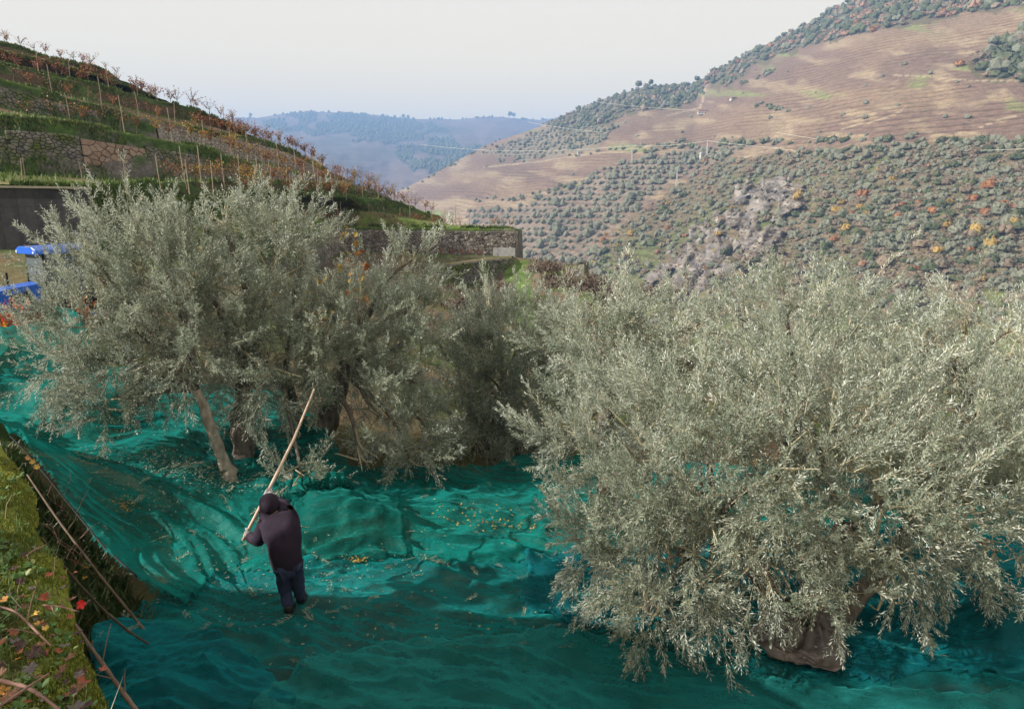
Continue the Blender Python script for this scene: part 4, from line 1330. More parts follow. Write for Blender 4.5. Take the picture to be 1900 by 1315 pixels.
def olive_foliage(blobs, tips_per_m2, leafL, leafW, seed, shoots=8, leaves=15, spread=.62, blen=(.35, .75), slen=(.14, .30), upb=.5):
    """blobs: (centre, rx, ry, rz). Returns leaf mesh arrays, twig arrays and branchlet roots"""
    r = rng(seed)
    S, Dd, Ln = [], [], []      # branchlet start, direction, length
    cs = np.array([b[0] for b in blobs]); rs = np.array([b[1:4] for b in blobs])
    for i, (c, rx, ry, rz) in enumerate(blobs):
        area = 4 * math.pi * ((rx * ry) ** 1.6 / 3 + (rx * rz) ** 1.6 / 3 + (ry * rz) ** 1.6 / 3) ** (1 / 1.6)
        n = int(area * tips_per_m2)
        d = nrmz(r.normal(size=(n, 3)))
        q = c + d * rs[i] * r.uniform(.55, .95, n)[:, None]
        lump = fbm(q[:, 0] * 1.6 + q[:, 1] * 1.1, q[:, 2] * 1.6 - q[:, 1] * .7, seed + 3, 3)
        inside = np.zeros(n, bool)
        for j in range(len(blobs)):
            if j != i:
                inside |= (np.linalg.norm((q - cs[j]) / rs[j], axis=1) < .62)
        keep = (~inside | (r.random(n) < .12)) & (lump > -.17)
        q, d = q[keep], d[keep]
        up = np.where(d[:, 2:3] > -.3, upb, -.10 + 0 * d[:, 2:3])
        bd = nrmz(d * [1, 1, .8] + up * np.array([0, 0, 1.0]) + r.normal(0, .28, (len(q), 3)))
        S.append(q); Dd.append(bd); Ln.append(r.uniform(*blen, len(q)) * (1 + .5 * (lump[keep] > .25)) * np.where(d[:, 2] < -.3, .6, 1))
    S = np.vstack(S); Dd = np.vstack(Dd); Ln = np.concatenate(Ln)
    n = len(S); up = np.array([0, 0, 1.0])
    droop = np.where(Dd[:, 2] < .1, r.uniform(.0, .3, n), r.uniform(-.12, .15, n))

    def bpos(s):
        return S + Dd * (Ln * s)[:, None] - up * (droop * s * s * Ln)[:, None]
    # branchlets: 3 sided tubes
    a = nrmz(np.cross(Dd, nrmz(r.normal(size=(n, 3))))); b = np.cross(Dd, a)
    rings = []
    for s, w in ((0, .0050), (.5, .0035), (1.0, .0015)):
        c = bpos(np.full(n, s)); w = w * (leafW / .013)
        rings.append(np.stack([c + w * (math.cos(t) * a + math.sin(t) * b) for t in (0, 2.1, 4.2)], 1))
    BV = np.stack(rings, 1).reshape(-1, 3)
    base = np.arange(n)[:, None, None] * 9
    qd = np.array([[k * 3 + m, k * 3 + (m + 1) % 3, (k + 1) * 3 + (m + 1) % 3, (k + 1) * 3 + m] for k in range(2) for m in range(3)])
    BF = (base + qd[None]).reshape(-1, 4)
    # shoots
    LV, LT, TV = [], [], []
    tcol = np.clip(r.normal(.45, .16, n), 0, 1)
    for k in range(shoots + 1):
        last = k == shoots
        s = np.full(n, 1.0) if last else np.clip((k + r.uniform(.1, 1, n)) / shoots, 0.05, 1)
        p0 = bpos(s)
        tang = nrmz(Dd - up * (2 * droop * s)[:, None])
        ph = k * 2.4 + r.uniform(-.5, .5, n)
        side = a * np.cos(ph)[:, None] + b * np.sin(ph)[:, None]
        sd = nrmz(tang + (0 if last else 1) * side * spread * r.uniform(.6, 1.3, n)[:, None] + up * .12)
        sl = r.uniform(*slen, n) * (1.15 - .4 * s)
        bend = nrmz(r.normal(size=(n, 3))) * .18 + up * np.where(sd[:, 2:3] > 0, .12, -.35)
        e1 = nrmz(np.cross(sd, nrmz(r.normal(size=(n, 3))))); e2 = np.cross(sd, e1)
        endp = p0 + sd * sl[:, None] + bend * sl[:, None] * .5
        w = .0013 * leafW / .013
        TV.append(np.stack([p0 - e1 * w, p0 + e1 * w, endp + e1 * w * .4, endp - e1 * w * .4], 1).reshape(-1, 3))
        for j in range(leaves):
            t = np.clip((j // 2 + .6 + r.uniform(-.2, .2, n)) / (leaves / 2), 0, 1)
            q = p0 + sd * (sl * t)[:, None] + bend * (sl * t * t)[:, None] * .5
            ang = (j // 2) * (math.pi / 2) + (j % 2) * math.pi + r.uniform(-.45, .45, n)
            rad = e1 * np.cos(ang)[:, None] + e2 * np.sin(ang)[:, None]
            tilt = r.uniform(.28, 1.05, n)[:, None]
            ld = nrmz(sd * np.cos(tilt) + rad * np.sin(tilt) + np.array([0, 0, -.10]))
            ws = nrmz(np.cross(ld, sd) + r.normal(0, .25, (n, 3)))
            ll = (leafL * r.uniform(.65, 1.15, n) * (1.1 - .35 * t))[:, None]; lw = leafW * .5 * r.uniform(.8, 1.2, n)[:, None]
            nn = np.cross(ws, ld)
            mid = q + ld * ll * .5 - nn * ll * .05
            LV.append(np.stack([q, mid + ws * lw, q + ld * ll, mid - ws * lw], 1))
            LT.append(np.clip(tcol + r.normal(0, .16, n), 0, 1))
    LV = np.concatenate(LV).reshape(-1, 3); LT = np.repeat(np.concatenate(LT), 4)
    LF = np.arange(len(LV)).reshape(-1, 4)
    TV = np.concatenate(TV); TF = np.arange(len(TV)).reshape(-1, 4)
    return (LV, LF, LT), (np.vstack([BV, TV]), np.vstack([BF, TF + len(BV)])), S


def gnarly(b, pts, rad, seed, n=10, sub=5):
    """tube along a smooth path with lumpy radius"""
    pts = np.asarray(pts, float); rad = np.asarray(rad, float)
    m = len(pts); t = np.linspace(0, m - 1, (m - 1) * sub + 1)
    ptd = np.stack([np.interp(t, np.arange(m), pts[:, i]) for i in range(3)], 1)
    k = np.array([.25, .5, .25])
    for _ in range(2):
        q = ptd.copy()
        for i in range(3): q[1:-1, i] = np.convolve(ptd[:, i], k, 'valid')
        ptd = q
    rd = np.interp(t, np.arange(m), rad)
    r = rng(seed)
    ptd[1:-1] += r.normal(0, .12, (len(ptd) - 2, 3)) * rd[1:-1, None]
    n0 = b.n
    b.tube(ptd, rd, n)
    V = b.V[-1]
    ring = V[:len(ptd) * n].reshape(len(ptd), n, 3)
    c = ptd[:, None]
    an = np.arange(n)[None, :]
    f = 1 + .22 * fbm(an * 1.3 + seed + 0 * t[:, None], t[:, None] * .9 + 0 * an, seed, 3) + .12 * np.sin(an * 2 * math.pi * 3 / n + t[:, None] * .5)
    ring[:] = c + (ring - c) * f[..., None]


def olive_tree(label, base, trunks, blobs_px, seed, tips, leafL, leafW, pale0=False, fruit=0, **kw):
    """base: world xyz; trunks: list of (polyline [(px,py,Y)..], radii); blobs_px: (px,py,rx_px,ry_px,Y)"""
    base = np.asarray(base, float)
    t = empty("olive_tree", base); tag(t, label, "olive tree", "olive trees being harvested")
    blobs = []
    for (px, py, rx, ry, Y) in blobs_px:
        c = P(px, py, Y); k = Y / FPX / (CP + (657.5 - py) / FPX * SP)
        blobs.append((c, rx * k, .5 * (rx + ry) * k, ry * k))
    (LV, LF, LT), (TV, TF), S = olive_foliage(blobs, tips, leafL, leafW, seed, **kw)
    o = mesh_obj("leaves", LV - base, LF, OLIVE, t, tint=LT); o["kind"] = 'stuff'
    o = mesh_obj("twigs", TV - base, TF, OTWIG, t); o["kind"] = 'stuff'
    b = MB(); ends = []
    for i, (pl, rad) in enumerate(trunks):
        q = np.array([P(*p) for p in pl]) - base
        q = np.vstack([q[0] + np.array([0, .03, -.7]), q]); rad = [rad[0] * 1.25] + list(rad)
        if i == 0 and pale0:
            pb = MB(); gnarly(pb, q, rad, seed + i); pb.build("trunk", PBARK, t, smooth=True)["label"] = "pale leaning trunk"
        else:
            gnarly(b, q, rad, seed + i)
        ends.append((q[-1], rad[-1]))
    b.build("trunk", OBARK, t, smooth=True)
    # limbs from the trunk ends to every blob, then thin boughs spreading inside it
    r = rng(seed + 9)
    E = np.array([e[0] for e in ends])
    bough = MB()
    for (c, rx, ry, rz) in blobs:
        c = c - base
        j = int(np.argmin(np.linalg.norm(E - c, axis=1))); e, er = ends[j]
        v = c - e; ln = np.linalg.norm(v)
        m1 = e + v * .35 + np.array([0, 0, .12 * ln]) + r.normal(0, .05 * ln, 3); m2 = e + v * .7 + np.array([0, 0, .08 * ln]) + r.normal(0, .05 * ln, 3)
        lb = MB(); gnarly(lb, [e, m1, m2, c + np.array([0, 0, rz * .2])], [er * .62, er * .42, er * .3, .018], seed + int(r.integers(999)), n=7, sub=3)
        lb.build("limb", OBARK, t, smooth=True)
        for _ in range(7):
            d = nrmz(r.normal(size=3) + [0, 0, .5]); en = c + d * np.array([rx, ry, rz]) * .85
            s0 = m2 + (c - m2) * r.uniform(0, 1)
            bough.tube([s0, (s0 + en) / 2 + r.normal(0, .06, 3) + [0, 0, .05], en], [.022, .014, .006], 4)
    o = bough.build("boughs", OTWIG, t); o["kind"] = 'stuff'
    if fruit:
        k = r.integers(0, len(LV) // 4, fruit); C = LV[k * 4] - base
        C = C[(C[:, 1] < np.median(C[:, 1]))]
        V, F = ico(1); V = V * [.009, .009, .012]
        n = len(C)
        VV = (C[:, None] + V[None] - [0, 0, .012]).reshape(-1, 3); FF = (F[None] + np.arange(n)[:, None, None] * len(V)).reshape(-1, 3)
        o = mesh_obj("olives", VV, FF, FRUIT, t, smooth=True); o["kind"] = 'stuff'
    return t


def olive_trees():
    gp = lambda px, py, Y: tuple(P(px, py, Y))
    # right foreground tree
    olive_tree("biggest olive tree, right foreground, its trunk wrapped in brown cloth", gp(1480, 1215, 6.9),
               [([(1492, 1225, 6.85), (1500, 1150, 6.95), (1515, 1080, 7.0), (1560, 980, 7.2)], [.24, .19, .15, .10]),
                ([(1465, 1222, 6.9), (1450, 1150, 7.0), (1400, 1060, 7.1), (1330, 960, 7.3)], [.17, .13, .12, .08]),
                ([(1510, 1222, 7.0), (1560, 1140, 7.2), (1650, 1040, 7.5), (1720, 930, 7.7)], [.14, .11, .10, .08])],
               [(1170, 850, 110, 120, 7.6), (1145, 985, 100, 100, 7.3), (1290, 780, 140, 120, 7.6), (1300, 920, 160, 130, 6.9), (1480, 750, 130, 110, 7.8), (1470, 890, 150, 130, 6.7), (1640, 800, 140, 120, 7.6), (1650, 940, 160, 120, 6.7),
                (1820, 800, 130, 120, 7.9), (1830, 940, 150, 110, 7.2), (1960, 900, 110, 110, 7.8), (1240, 1050, 120, 75, 6.7), (1400, 1035, 100, 60, 6.4), (1600, 1045, 110, 62, 6.4), (1750, 1030, 120, 65, 6.9),
                (1200, 1140, 48, 42, 6.5), (1300, 1095, 52, 32, 6.6), (1650, 1110, 50, 28, 6.3), (1545, 1118, 55, 30, 6.2), (1440, 1105, 50, 28, 6.2), (1850, 1030, 60, 30, 7.0), (1690, 1085, 60, 35, 6.7), (1125, 1065, 48, 50, 7.2)],
               11, 13.4, .066, .0135, fruit=2600, shoots=9, leaves=20, slen=(.14, .32))
    k2 = dict(shoots=9, leaves=18, blen=(.35, .80), slen=(.16, .36))
    # left double tree
    olive_tree("tall olive tree at left with a pale leaning trunk, in front of the tractor", gp(430, 885, 11.0),
               [([(428, 882, 10.6), (412, 850, 10.6), (392, 790, 10.6), (366, 725, 10.7)], [.13, .10, .09, .08]),
                ([(455, 892, 11.1), (452, 840, 11.2), (447, 780, 11.3), (460, 700, 11.5)], [.22, .17, .16, .12])],
               [(415, 400, 34, 38, 12.2), (350, 455, 55, 45, 12.0), (262, 420, 30, 35, 11.6), (240, 480, 75, 50, 11.5), (150, 450, 30, 36, 11.2), (165, 510, 52, 48, 11.0), (395, 470, 110, 70, 12), (300, 540, 115, 85, 11.4), (460, 560, 110, 90, 11.8),
                (190, 590, 100, 75, 10.9), (130, 670, 62, 55, 10.5), (225, 675, 90, 70, 10.7), (360, 630, 115, 72, 10.9), (500, 680, 100, 70, 11.2), (235, 765, 62, 28, 10.6), (520, 460, 75, 60, 12.0), (215, 745, 60, 50, 10.6),
                (470, 720, 60, 35, 11.6)],
               21, 10.0, .078, .0165, pale0=True, **k2)
    olive_tree("olive tree behind the harvester, its crown full of dark shade at the centre", gp(590, 828, 12.3),
               [([(585, 835, 12.3), (600, 790, 12.3), (620, 740, 12.3), (640, 690, 12.2)], [.26, .22, .17, .12]),
                ([(580, 835, 12.4), (560, 800, 12.3), (540, 740, 12.2), (530, 690, 12.0)], [.20, .15, .12, .09])],
               [(572, 470, 32, 38, 12.6), (610, 530, 75, 50, 12.6), (765, 490, 26, 35, 12.8), (715, 535, 70, 50, 12.7), (775, 580, 42, 45, 12.5), (670, 600, 100, 70, 12.4), (745, 650, 75, 70, 12.2), (600, 630, 100, 75, 11.8),
                (690, 710, 110, 75, 11.8), (775, 725, 60, 65, 11.8), (600, 740, 70, 50, 11.6), (720, 790, 105, 60, 11.5), (790, 800, 45, 45, 11.6), (560, 885, 55, 20, 10.2), (665, 855, 70, 24, 10.9), (760, 855, 45, 24, 11.2)],
               22, 9.4, .078, .0165, **k2)
    olive_tree("slender smaller olive tree in the middle, half sunlit, beyond the net", gp(942, 850, 13.8),
               [([(945, 855, 13.8), (935, 815, 13.8), (925, 780, 13.8), (930, 730, 13.8)], [.13, .10, .09, .06])],
               [(912, 562, 24, 20, 14.2), (908, 620, 42, 42, 14.1), (955, 650, 88, 66, 13.6), (885, 690, 72, 66, 13.3), (960, 740, 80, 70, 13.5), (870, 760, 40, 55, 13.5), (1010, 790, 60, 50, 13.3), (885, 835, 42, 40, 13.0), (880, 890, 38, 25, 12.6), (990, 880, 50, 40, 12.9)],
               23, 15, .080, .0175, **k2)
    olive_tree("olive tree with a wide pale crown, behind the big one, right of the slender tree", gp(1130, 850, 10.3),
               [([(1130, 860, 10.3), (1120, 800, 10.2), (1130, 740, 10.1)], [.18, .13, .10])],
               [(1090, 600, 50, 32, 10.8), (1145, 605, 65, 35, 10.7), (1078, 655, 75, 58, 10.4), (1170, 660, 100, 70, 10.0), (1270, 615, 70, 42, 10.4), (1290, 680, 90, 65, 9.8), (1085, 750, 72, 60, 9.6), (1190, 750, 90, 60, 9.2), (1055, 830, 48, 50, 9.3)],
               24, 9.5, .074, .0160, **k2)
    olive_tree("olive tree whose plume of upright shoots stands highest above the big crown", gp(1470, 800, 11.3),
               [([(1470, 830, 11.3), (1465, 760, 11.2), (1470, 700, 11.0)], [.18, .13, .10])],
               [(1380, 588, 60, 32, 11.2), (1460, 568, 50, 34, 11.3), (1550, 568, 55, 36, 11.2), (1360, 630, 80, 60, 10.6), (1480, 640, 100, 65, 10.3), (1590, 620, 75, 60, 10.5), (1420, 700, 90, 50, 9.6)],
               25, 9.0, .074, .0160, **k2)
    olive_tree("olive tree behind the big one at the right edge of the grove", gp(1800, 800, 10.2),
               [([(1800, 830, 10.2), (1795, 760, 10.1), (1790, 700, 10.0)], [.18, .13, .10])],
               [(1700, 605, 55, 30, 10.6), (1790, 610, 50, 32, 10.5), (1870, 618, 55, 35, 10.2), (1690, 650, 80, 60, 10.0), (1800, 660, 90, 60, 9.7), (1910, 660, 70, 70, 9.4), (1970, 740, 80, 80, 9.0), (1740, 730, 90, 50, 9.2), (1620, 700, 70, 50, 9.8)],
               26, 9.0, .074, .0160, **k2)
    # unseen olive trees added up the bank at left to shade the foreground
    for i, (x, y, z, s) in enumerate(((-9.5, 5.2, 3.8, 1.2), (-6.6, 1.6, 3.6, 1.15))):
        b0 = np.array([x, y, z]); t = empty("olive_tree", b0); tag(t, ["olive tree on the upper terrace at left", "olive tree on the upper terrace beside the camera", "olive tree high on the bank at left"][i], "olive tree")
        bl = [(np.array([0, 0, 2.3]) * s, 1.2 * s, 1.2 * s, .8 * s), (np.array([1.0, .3, 1.9]) * s, .8 * s, .8 * s, .7 * s), (np.array([-.9, .4, 2.0]) * s, .9 * s, .8 * s, .7 * s), (np.array([.1, -.9, 1.9]) * s, .9 * s, .8 * s, .7 * s), (np.array([.2, .6, 2.9]) * s, .7 * s, .6 * s, .6 * s)]
        (LV, LF, LT), (TV, TF), _ = olive_foliage(bl, 6.0, .10, .03, 60 + i, shoots=6, leaves=10)
        o = mesh_obj("leaves", LV, LF, OLIVE, t, tint=LT); o["kind"] = 'stuff'
        b = MB(); gnarly(b, [(0, 0, -.2), (.1, 0, .6 * s), (-.05, .05, 1.2 * s), (0, 0, 2.2 * s)], [.24, .18, .15, .08], 70 + i); b.build("trunk", OBARK, t, smooth=True)


# ------------------------------------------------------------------ harvest nets
def net_mat(name, c, dark, trans=.30):
    m = bpy.data.materials.new(name); m.use_nodes = True
    nt = m.node_tree; nt.nodes.clear()
    out = N(nt, "ShaderNodeOutputMaterial")
    g = N(nt, "ShaderNodeNewGeometry")
    no = N(nt, "ShaderNodeTexNoise", Scale=1.4, Detail=7.0, Roughness=.6); L(nt, g.outputs["Position"], no.inputs["Vector"])
    r = ramp(nt, [(.3, dark), (.7, c)], no.outputs[0])
    # fine weave
    wv = N(nt, "ShaderNodeTexNoise", Scale=55.0, Detail=3.0); L(nt, g.outputs["Position"], wv.inputs["Vector"])
    r2 = ramp(nt, [(.3, (.82,) * 3), (.7, (1.15,) * 3)], wv.outputs[0])
    mx = N(nt, "ShaderNodeMixRGB", blend_type='MULTIPLY'); mx.inputs[0].default_value = 1; L(nt, r.outputs[0], mx.inputs[1]); L(nt, r2.outputs[0], mx.inputs[2])
    df = N(nt, "ShaderNodeBsdfDiffuse"); L(nt, mx.outputs[0], df.inputs[0])
    tl = N(nt, "ShaderNodeBsdfTranslucent"); L(nt, mx.outputs[0], tl.inputs[0])
    gl = N(nt, "ShaderNodeBsdfGlossy", Roughness=.45); gl.inputs[0].default_value = (.5, .75, .72, 1)
    mp = N(nt, "ShaderNodeMapping"); mp.inputs["Scale"].default_value = (3.0, 8.0, 3.0); mp.inputs["Rotation"].default_value = (0, 0, .25); L(nt, g.outputs["Position"], mp.inputs[0])
    cr = N(nt, "ShaderNodeTexNoise", Scale=1.0, Detail=5.0, Roughness=.62, Distortion=1.2); L(nt, mp.outputs[0], cr.inputs["Vector"])
    b0 = N(nt, "ShaderNodeBump", Strength=.8, Distance=.05); L(nt, cr.outputs[0], b0.inputs["Height"])
    bp = N(nt, "ShaderNodeBump", Strength=.25, Distance=.01); L(nt, wv.outputs[0], bp.inputs["Height"]); L(nt, b0.outputs[0], bp.inputs["Normal"])
    L(nt, bp.outputs[0], df.inputs["Normal"]); L(nt, bp.outputs[0], gl.inputs["Normal"])
    m1 = N(nt, "ShaderNodeMixShader"); m1.inputs[0].default_value = .35; L(nt, df.outputs[0], m1.inputs[1]); L(nt, tl.outputs[0], m1.inputs[2])
    m2 = N(nt, "ShaderNodeMixShader"); m2.inputs[0].default_value = .012; L(nt, m1.outputs[0], m2.inputs[1]); L(nt, gl.outputs[0], m2.inputs[2])
    tp = N(nt, "ShaderNodeBsdfTransparent")
    lw = N(nt, "ShaderNodeLayerWeight", Blend=.5)
    mr = N(nt, "ShaderNodeMapRange"); mr.inputs["From Min"].default_value = 0; mr.inputs["From Max"].default_value = .75; mr.inputs["To Min"].default_value = trans; mr.inputs["To Max"].default_value = .02
    L(nt, lw.outputs["Facing"], mr.inputs["Value"])
    sh = N(nt, "ShaderNodeBsdfSheen", Roughness=.45); sh.inputs[0].default_value = (.02, .16, .155, 1); L(nt, b0.outputs[0], sh.inputs["Normal"])
    m4 = N(nt, "ShaderNodeAddShader"); L(nt, m2.outputs[0], m4.inputs[0]); L(nt, sh.outputs[0], m4.inputs[1])
    m3 = N(nt, "ShaderNodeMixShader"); L(nt, mr.outputs[0], m3.inputs[0]); L(nt, m4.outputs[0], m3.inputs[1]); L(nt, tp.outputs[0], m3.inputs[2])
    L(nt, m3.outputs[0], out.inputs[0])
    return m


def seg_dist(x, y, pl):
    d = np.full(np.shape(x), 1e9)
    for (ax, ay), (bx, by) in zip(pl[:-1], pl[1:]):
        t = np.clip(((x - ax) * (bx - ax) + (y - ay) * (by - ay)) / ((bx - ax) ** 2 + (by - ay) ** 2), 0, 1)
        d = np.minimum(d, np.hypot(x - ax - t * (bx - ax), y - ay - t * (by - ay)))
    return d


def gpx(px, py):
    """ground point under a photo pixel"""
    z = 0.2
    for _ in range(25):
        q = zplane(px, py, z); z = .5 * z + .5 * float(gz(q[0], q[1]))
    q = zplane(px, py, z)
    return q


EDGE_L = None


def net_height(X, Y):
    """ground plus the folds all the nets lie in"""
    Z = gz(X, Y)
    wx = fbm(X * .35, Y * .35, 301, 3); wy = fbm(X * .35 + 7, Y * .35, 302, 3)
    u = X + 1.2 * wx; v = Y + 1.3 * wy + .22 * X
    Z = Z + .20 * (ridged(u * .5, v * 1.15, 303, 3) ** 1.6 - .4)
    Z = Z + .085 * (ridged(u * .9 + 3, v * 2.9, 304, 3) ** 2 - .3)
    Z = Z + .05 * (ridged(u * 1.9 + v * .9, v * 6.0, 305, 3) ** 2.2 - .3)
    c1 = (1 - np.abs(vnoise(u * .45 + .6 * v, v * 2.3 - .1 * u, 311) * 2 - 1)) ** 7; c2 = (1 - np.abs(vnoise(u * .7 - .5 * v + 9, v * 3.4 + .5 * u, 312) * 2 - 1)) ** 6
    msk = np.clip(.6 + fbm(X * .6, Y * .6, 313, 2), 0, 1)
    Z = Z + .075 * c1 * msk + .05 * c2 + .018 * (1 - np.abs(vnoise(u * 2.2, v * 11.0, 314) * 2 - 1)) ** 3
    # piled folds in the near left corner
    a = gpx(320, 1290); w = np.exp(-(((X - a[0]) / 1.0) ** 2 + ((Y - a[1] + .1) / .75) ** 2) ** 1.2)
    Z = Z + w * (.10 + .30 * (ridged(u * 1.1 + v * .8, v * 1.5 - u * .5, 306, 3) - .35))
    for px, py, sx, sy, h in ((660, 985, .95, .75, .34), (1890, 1185, .7, .45, .38), (130, 800, .8, .8, .30), (1100, 950, 1.2, .5, .15), (870, 965, .9, .5, .14)):
        a = gpx(px, py); d = ((X - a[0]) / sx) ** 2 + ((Y - a[1]) / sy) ** 2
        Z = Z + h * np.exp(-d ** 1.5) * (1 + .25 * fbm(X * 3, Y * 3, 307, 2))
    return Z + .10


def nets():
    teal = net_mat("teal_netting", (.002, .20, .208), (.002, .115, .125), .42)
    green = net_mat("green_netting", (.002, .205, .178), (.002, .115, .105), .42)
    dgreen = net_mat("dark_green_netting", (.002, .135, .112), (.002, .085, .074), .42)
    pale = net_mat("pale_teal_netting", (.02, .25, .245), (.012, .16, .16), .45)
    blue = net_mat("blue_teal_netting", (.002, .165, .20), (.002, .10, .13), .38)
    hemm = simple_mat("net_hem_cord", (.01, .16, .14), (.008, .10, .09), 20)

    def net(label, poly, mat, off, seed, st=.030, amp=.02, lift=None, name="harvest_net", hem=True):
        pts = np.array([gpx(*p)[:2] for p in poly])
        xs = np.arange(pts[:, 0].min(), pts[:, 0].max() + st, st); ys = np.arange(pts[:, 1].min(), pts[:, 1].max() + st, st)
        X, Y = np.meshgrid(xs, ys, indexing='ij')
        jx = .10 * fbm(X * 1.5, Y * 1.5, seed, 3); jy = .10 * fbm(X * 1.5, Y * 1.5, seed + 1, 3)
        inside = inpoly(X + jx, Y + jy, [tuple(p) for p in pts])
        if not inside.any(): return
        d = seg_dist(X + jx, Y + jy, [tuple(p) for p in pts] + [tuple(pts[0])])
        Z = net_height(X, Y) + off
        Z += amp * (ridged(X * 2.2 + seed, Y * 4.5 + .5 * X, seed + 2, 3) ** 2)
        Z += np.clip(1 - d / .10, 0, 1) * (.035 * (1 + .6 * fbm(X * 4, Y * 4, seed + 5, 2)))        # gathered edge
        Z -= np.clip(1 - d / .04, 0, 1) * (off + .06)
        if lift is not None: Z = lift(X, Y, Z)
        V = np.stack([X, Y, Z], -1).reshape(-1, 3)
        F = grid_faces(len(xs), len(ys)); ok = inside.ravel()
        F = F[ok[F].all(1)]
        used = np.unique(F); mp = -np.ones(len(V), int); mp[used] = np.arange(len(used))
        o = mesh_obj(name, V[used], mp[F], mat, smooth=True)
        tag(o, label, "net", "green olive harvest nets")
        return o

    eL = np.array([gpx(*p)[:2] for p in ((0, 835), (55, 895), (150, 1010), (275, 1145))])

    def liftL(X, Y, Z):
        d = seg_dist(X, Y, [tuple(p) for p in eL])
        return Z + .30 * np.exp(-(d / .45) ** 2)
    liftT0 = np.array([gpx(*p)[:2] for p in ((-60, 650), (0, 648), (60, 636), (115, 610), (150, 592))])

    def lift2(X, Y, Z):
        Z = liftL(X, Y, Z)
        d = seg_dist(X, Y, [tuple(p) for p in liftT0])
        return Z + .25 * np.exp(-(d / .8) ** 2)
    net("large green net climbing the left slope below the tractor, one corner pulled up", [(-260, 700), (-60, 650), (0, 650), (45, 643), (90, 628), (118, 605), (140, 588), (150, 612), (190, 690), (300, 715), (420, 735), (520, 745), (600, 800), (650, 880), (655, 930), (700, 1000), (560, 1040), (520, 1095), (420, 1075), (350, 1150), (282, 1160), (262, 1128), (150, 1010), (55, 893), (10, 835), (-120, 800)],
        green, .03, 401, lift=lift2)
    net("teal net under the harvester's feet across the middle foreground", [(265, 1140), (300, 1100), (440, 1050), (600, 1035), (760, 1020), (900, 1010), (1100, 1040), (1500, 1120), (1950, 1180), (1990, 1330), (1990, 1420), (150, 1420), (200, 1300), (190, 1190)],
        teal, .0, 402)
    net("dark green net bulging in a mound right of the harvester", [(545, 950), (600, 925), (660, 915), (735, 960), (760, 1010), (758, 1052), (700, 1062), (600, 1062), (545, 1030)], dgreen, .07, 403, amp=.03)
    net("green net lying in the light between the left trees and the big olive tree", [(600, 850), (640, 882), (760, 876), (900, 878), (1000, 860), (1100, 860), (1350, 880), (1650, 900), (1990, 960), (1990, 1200), (1500, 1150), (1050, 1060), (760, 1070), (700, 1000), (630, 920)], green, .015, 404)
    net("blue teal net spread beneath the big olive tree up to the right edge", [(980, 1050), (1180, 1030), (1500, 1000), (1980, 1010), (2010, 1300), (1750, 1290), (1560, 1275), (1300, 1215), (1050, 1190), (960, 1130)], blue, .045, 405, amp=.03)
    net("pale net strip across the bottom of the picture with a gathered upper edge", [(600, 1262), (700, 1240), (830, 1222), (1000, 1205), (1130, 1214), (1300, 1262), (1500, 1292), (1700, 1306), (1990, 1330), (1990, 1460), (400, 1460), (500, 1320)], pale, .10, 406, amp=.03)
    net("crumpled blue teal net heaped in the near left corner by the stone wall", [(190, 1190), (260, 1178), (300, 1192), (420, 1210), (470, 1260), (560, 1330), (560, 1430), (120, 1430), (175, 1300)], blue, .07, 407, amp=.07, st=.025)
    # rolled dark bundle behind the harvester
    q = np.array([gpx(*p) for p in ((500, 950), (545, 948), (590, 950), (630, 952), (655, 945))]); q[:, 2] = net_height(q[:, 0], q[:, 1]) + .13
    b = MB(); gnarly(b, q, [.10, .17, .20, .17, .08], 410, n=18, sub=9)
    o = b.build("rolled_net", dgreen, smooth=True); tag(o, "dark green net rolled into a bundle on the ground behind the harvester", "net")
    # stake that holds the corner up
    a = gpx(140, 612); b = MB(); b.tube([a - [0, 0, .2], a + [.02, .02, .95]], [.03, .025], 6); tag(b.build("net_stake", STAKE), "stake that holds up the pointed corner of the green net below the tractor", "stake")
    # rope along the dark edge
    q = np.array([gpx(*p) for p in ((30, 870), (55, 893), (100, 950), (150, 1010), (205, 1075), (262, 1128))]); q[:, 2] = net_height(q[:, 0], q[:, 1]) + .34
    b = MB(); b.tube(q, .012, 5); tag(b.build("net_rope", simple_mat("black_rope", (.015, .015, .018))), "black rope along the left hem of the green net beside the stakes", "rope")


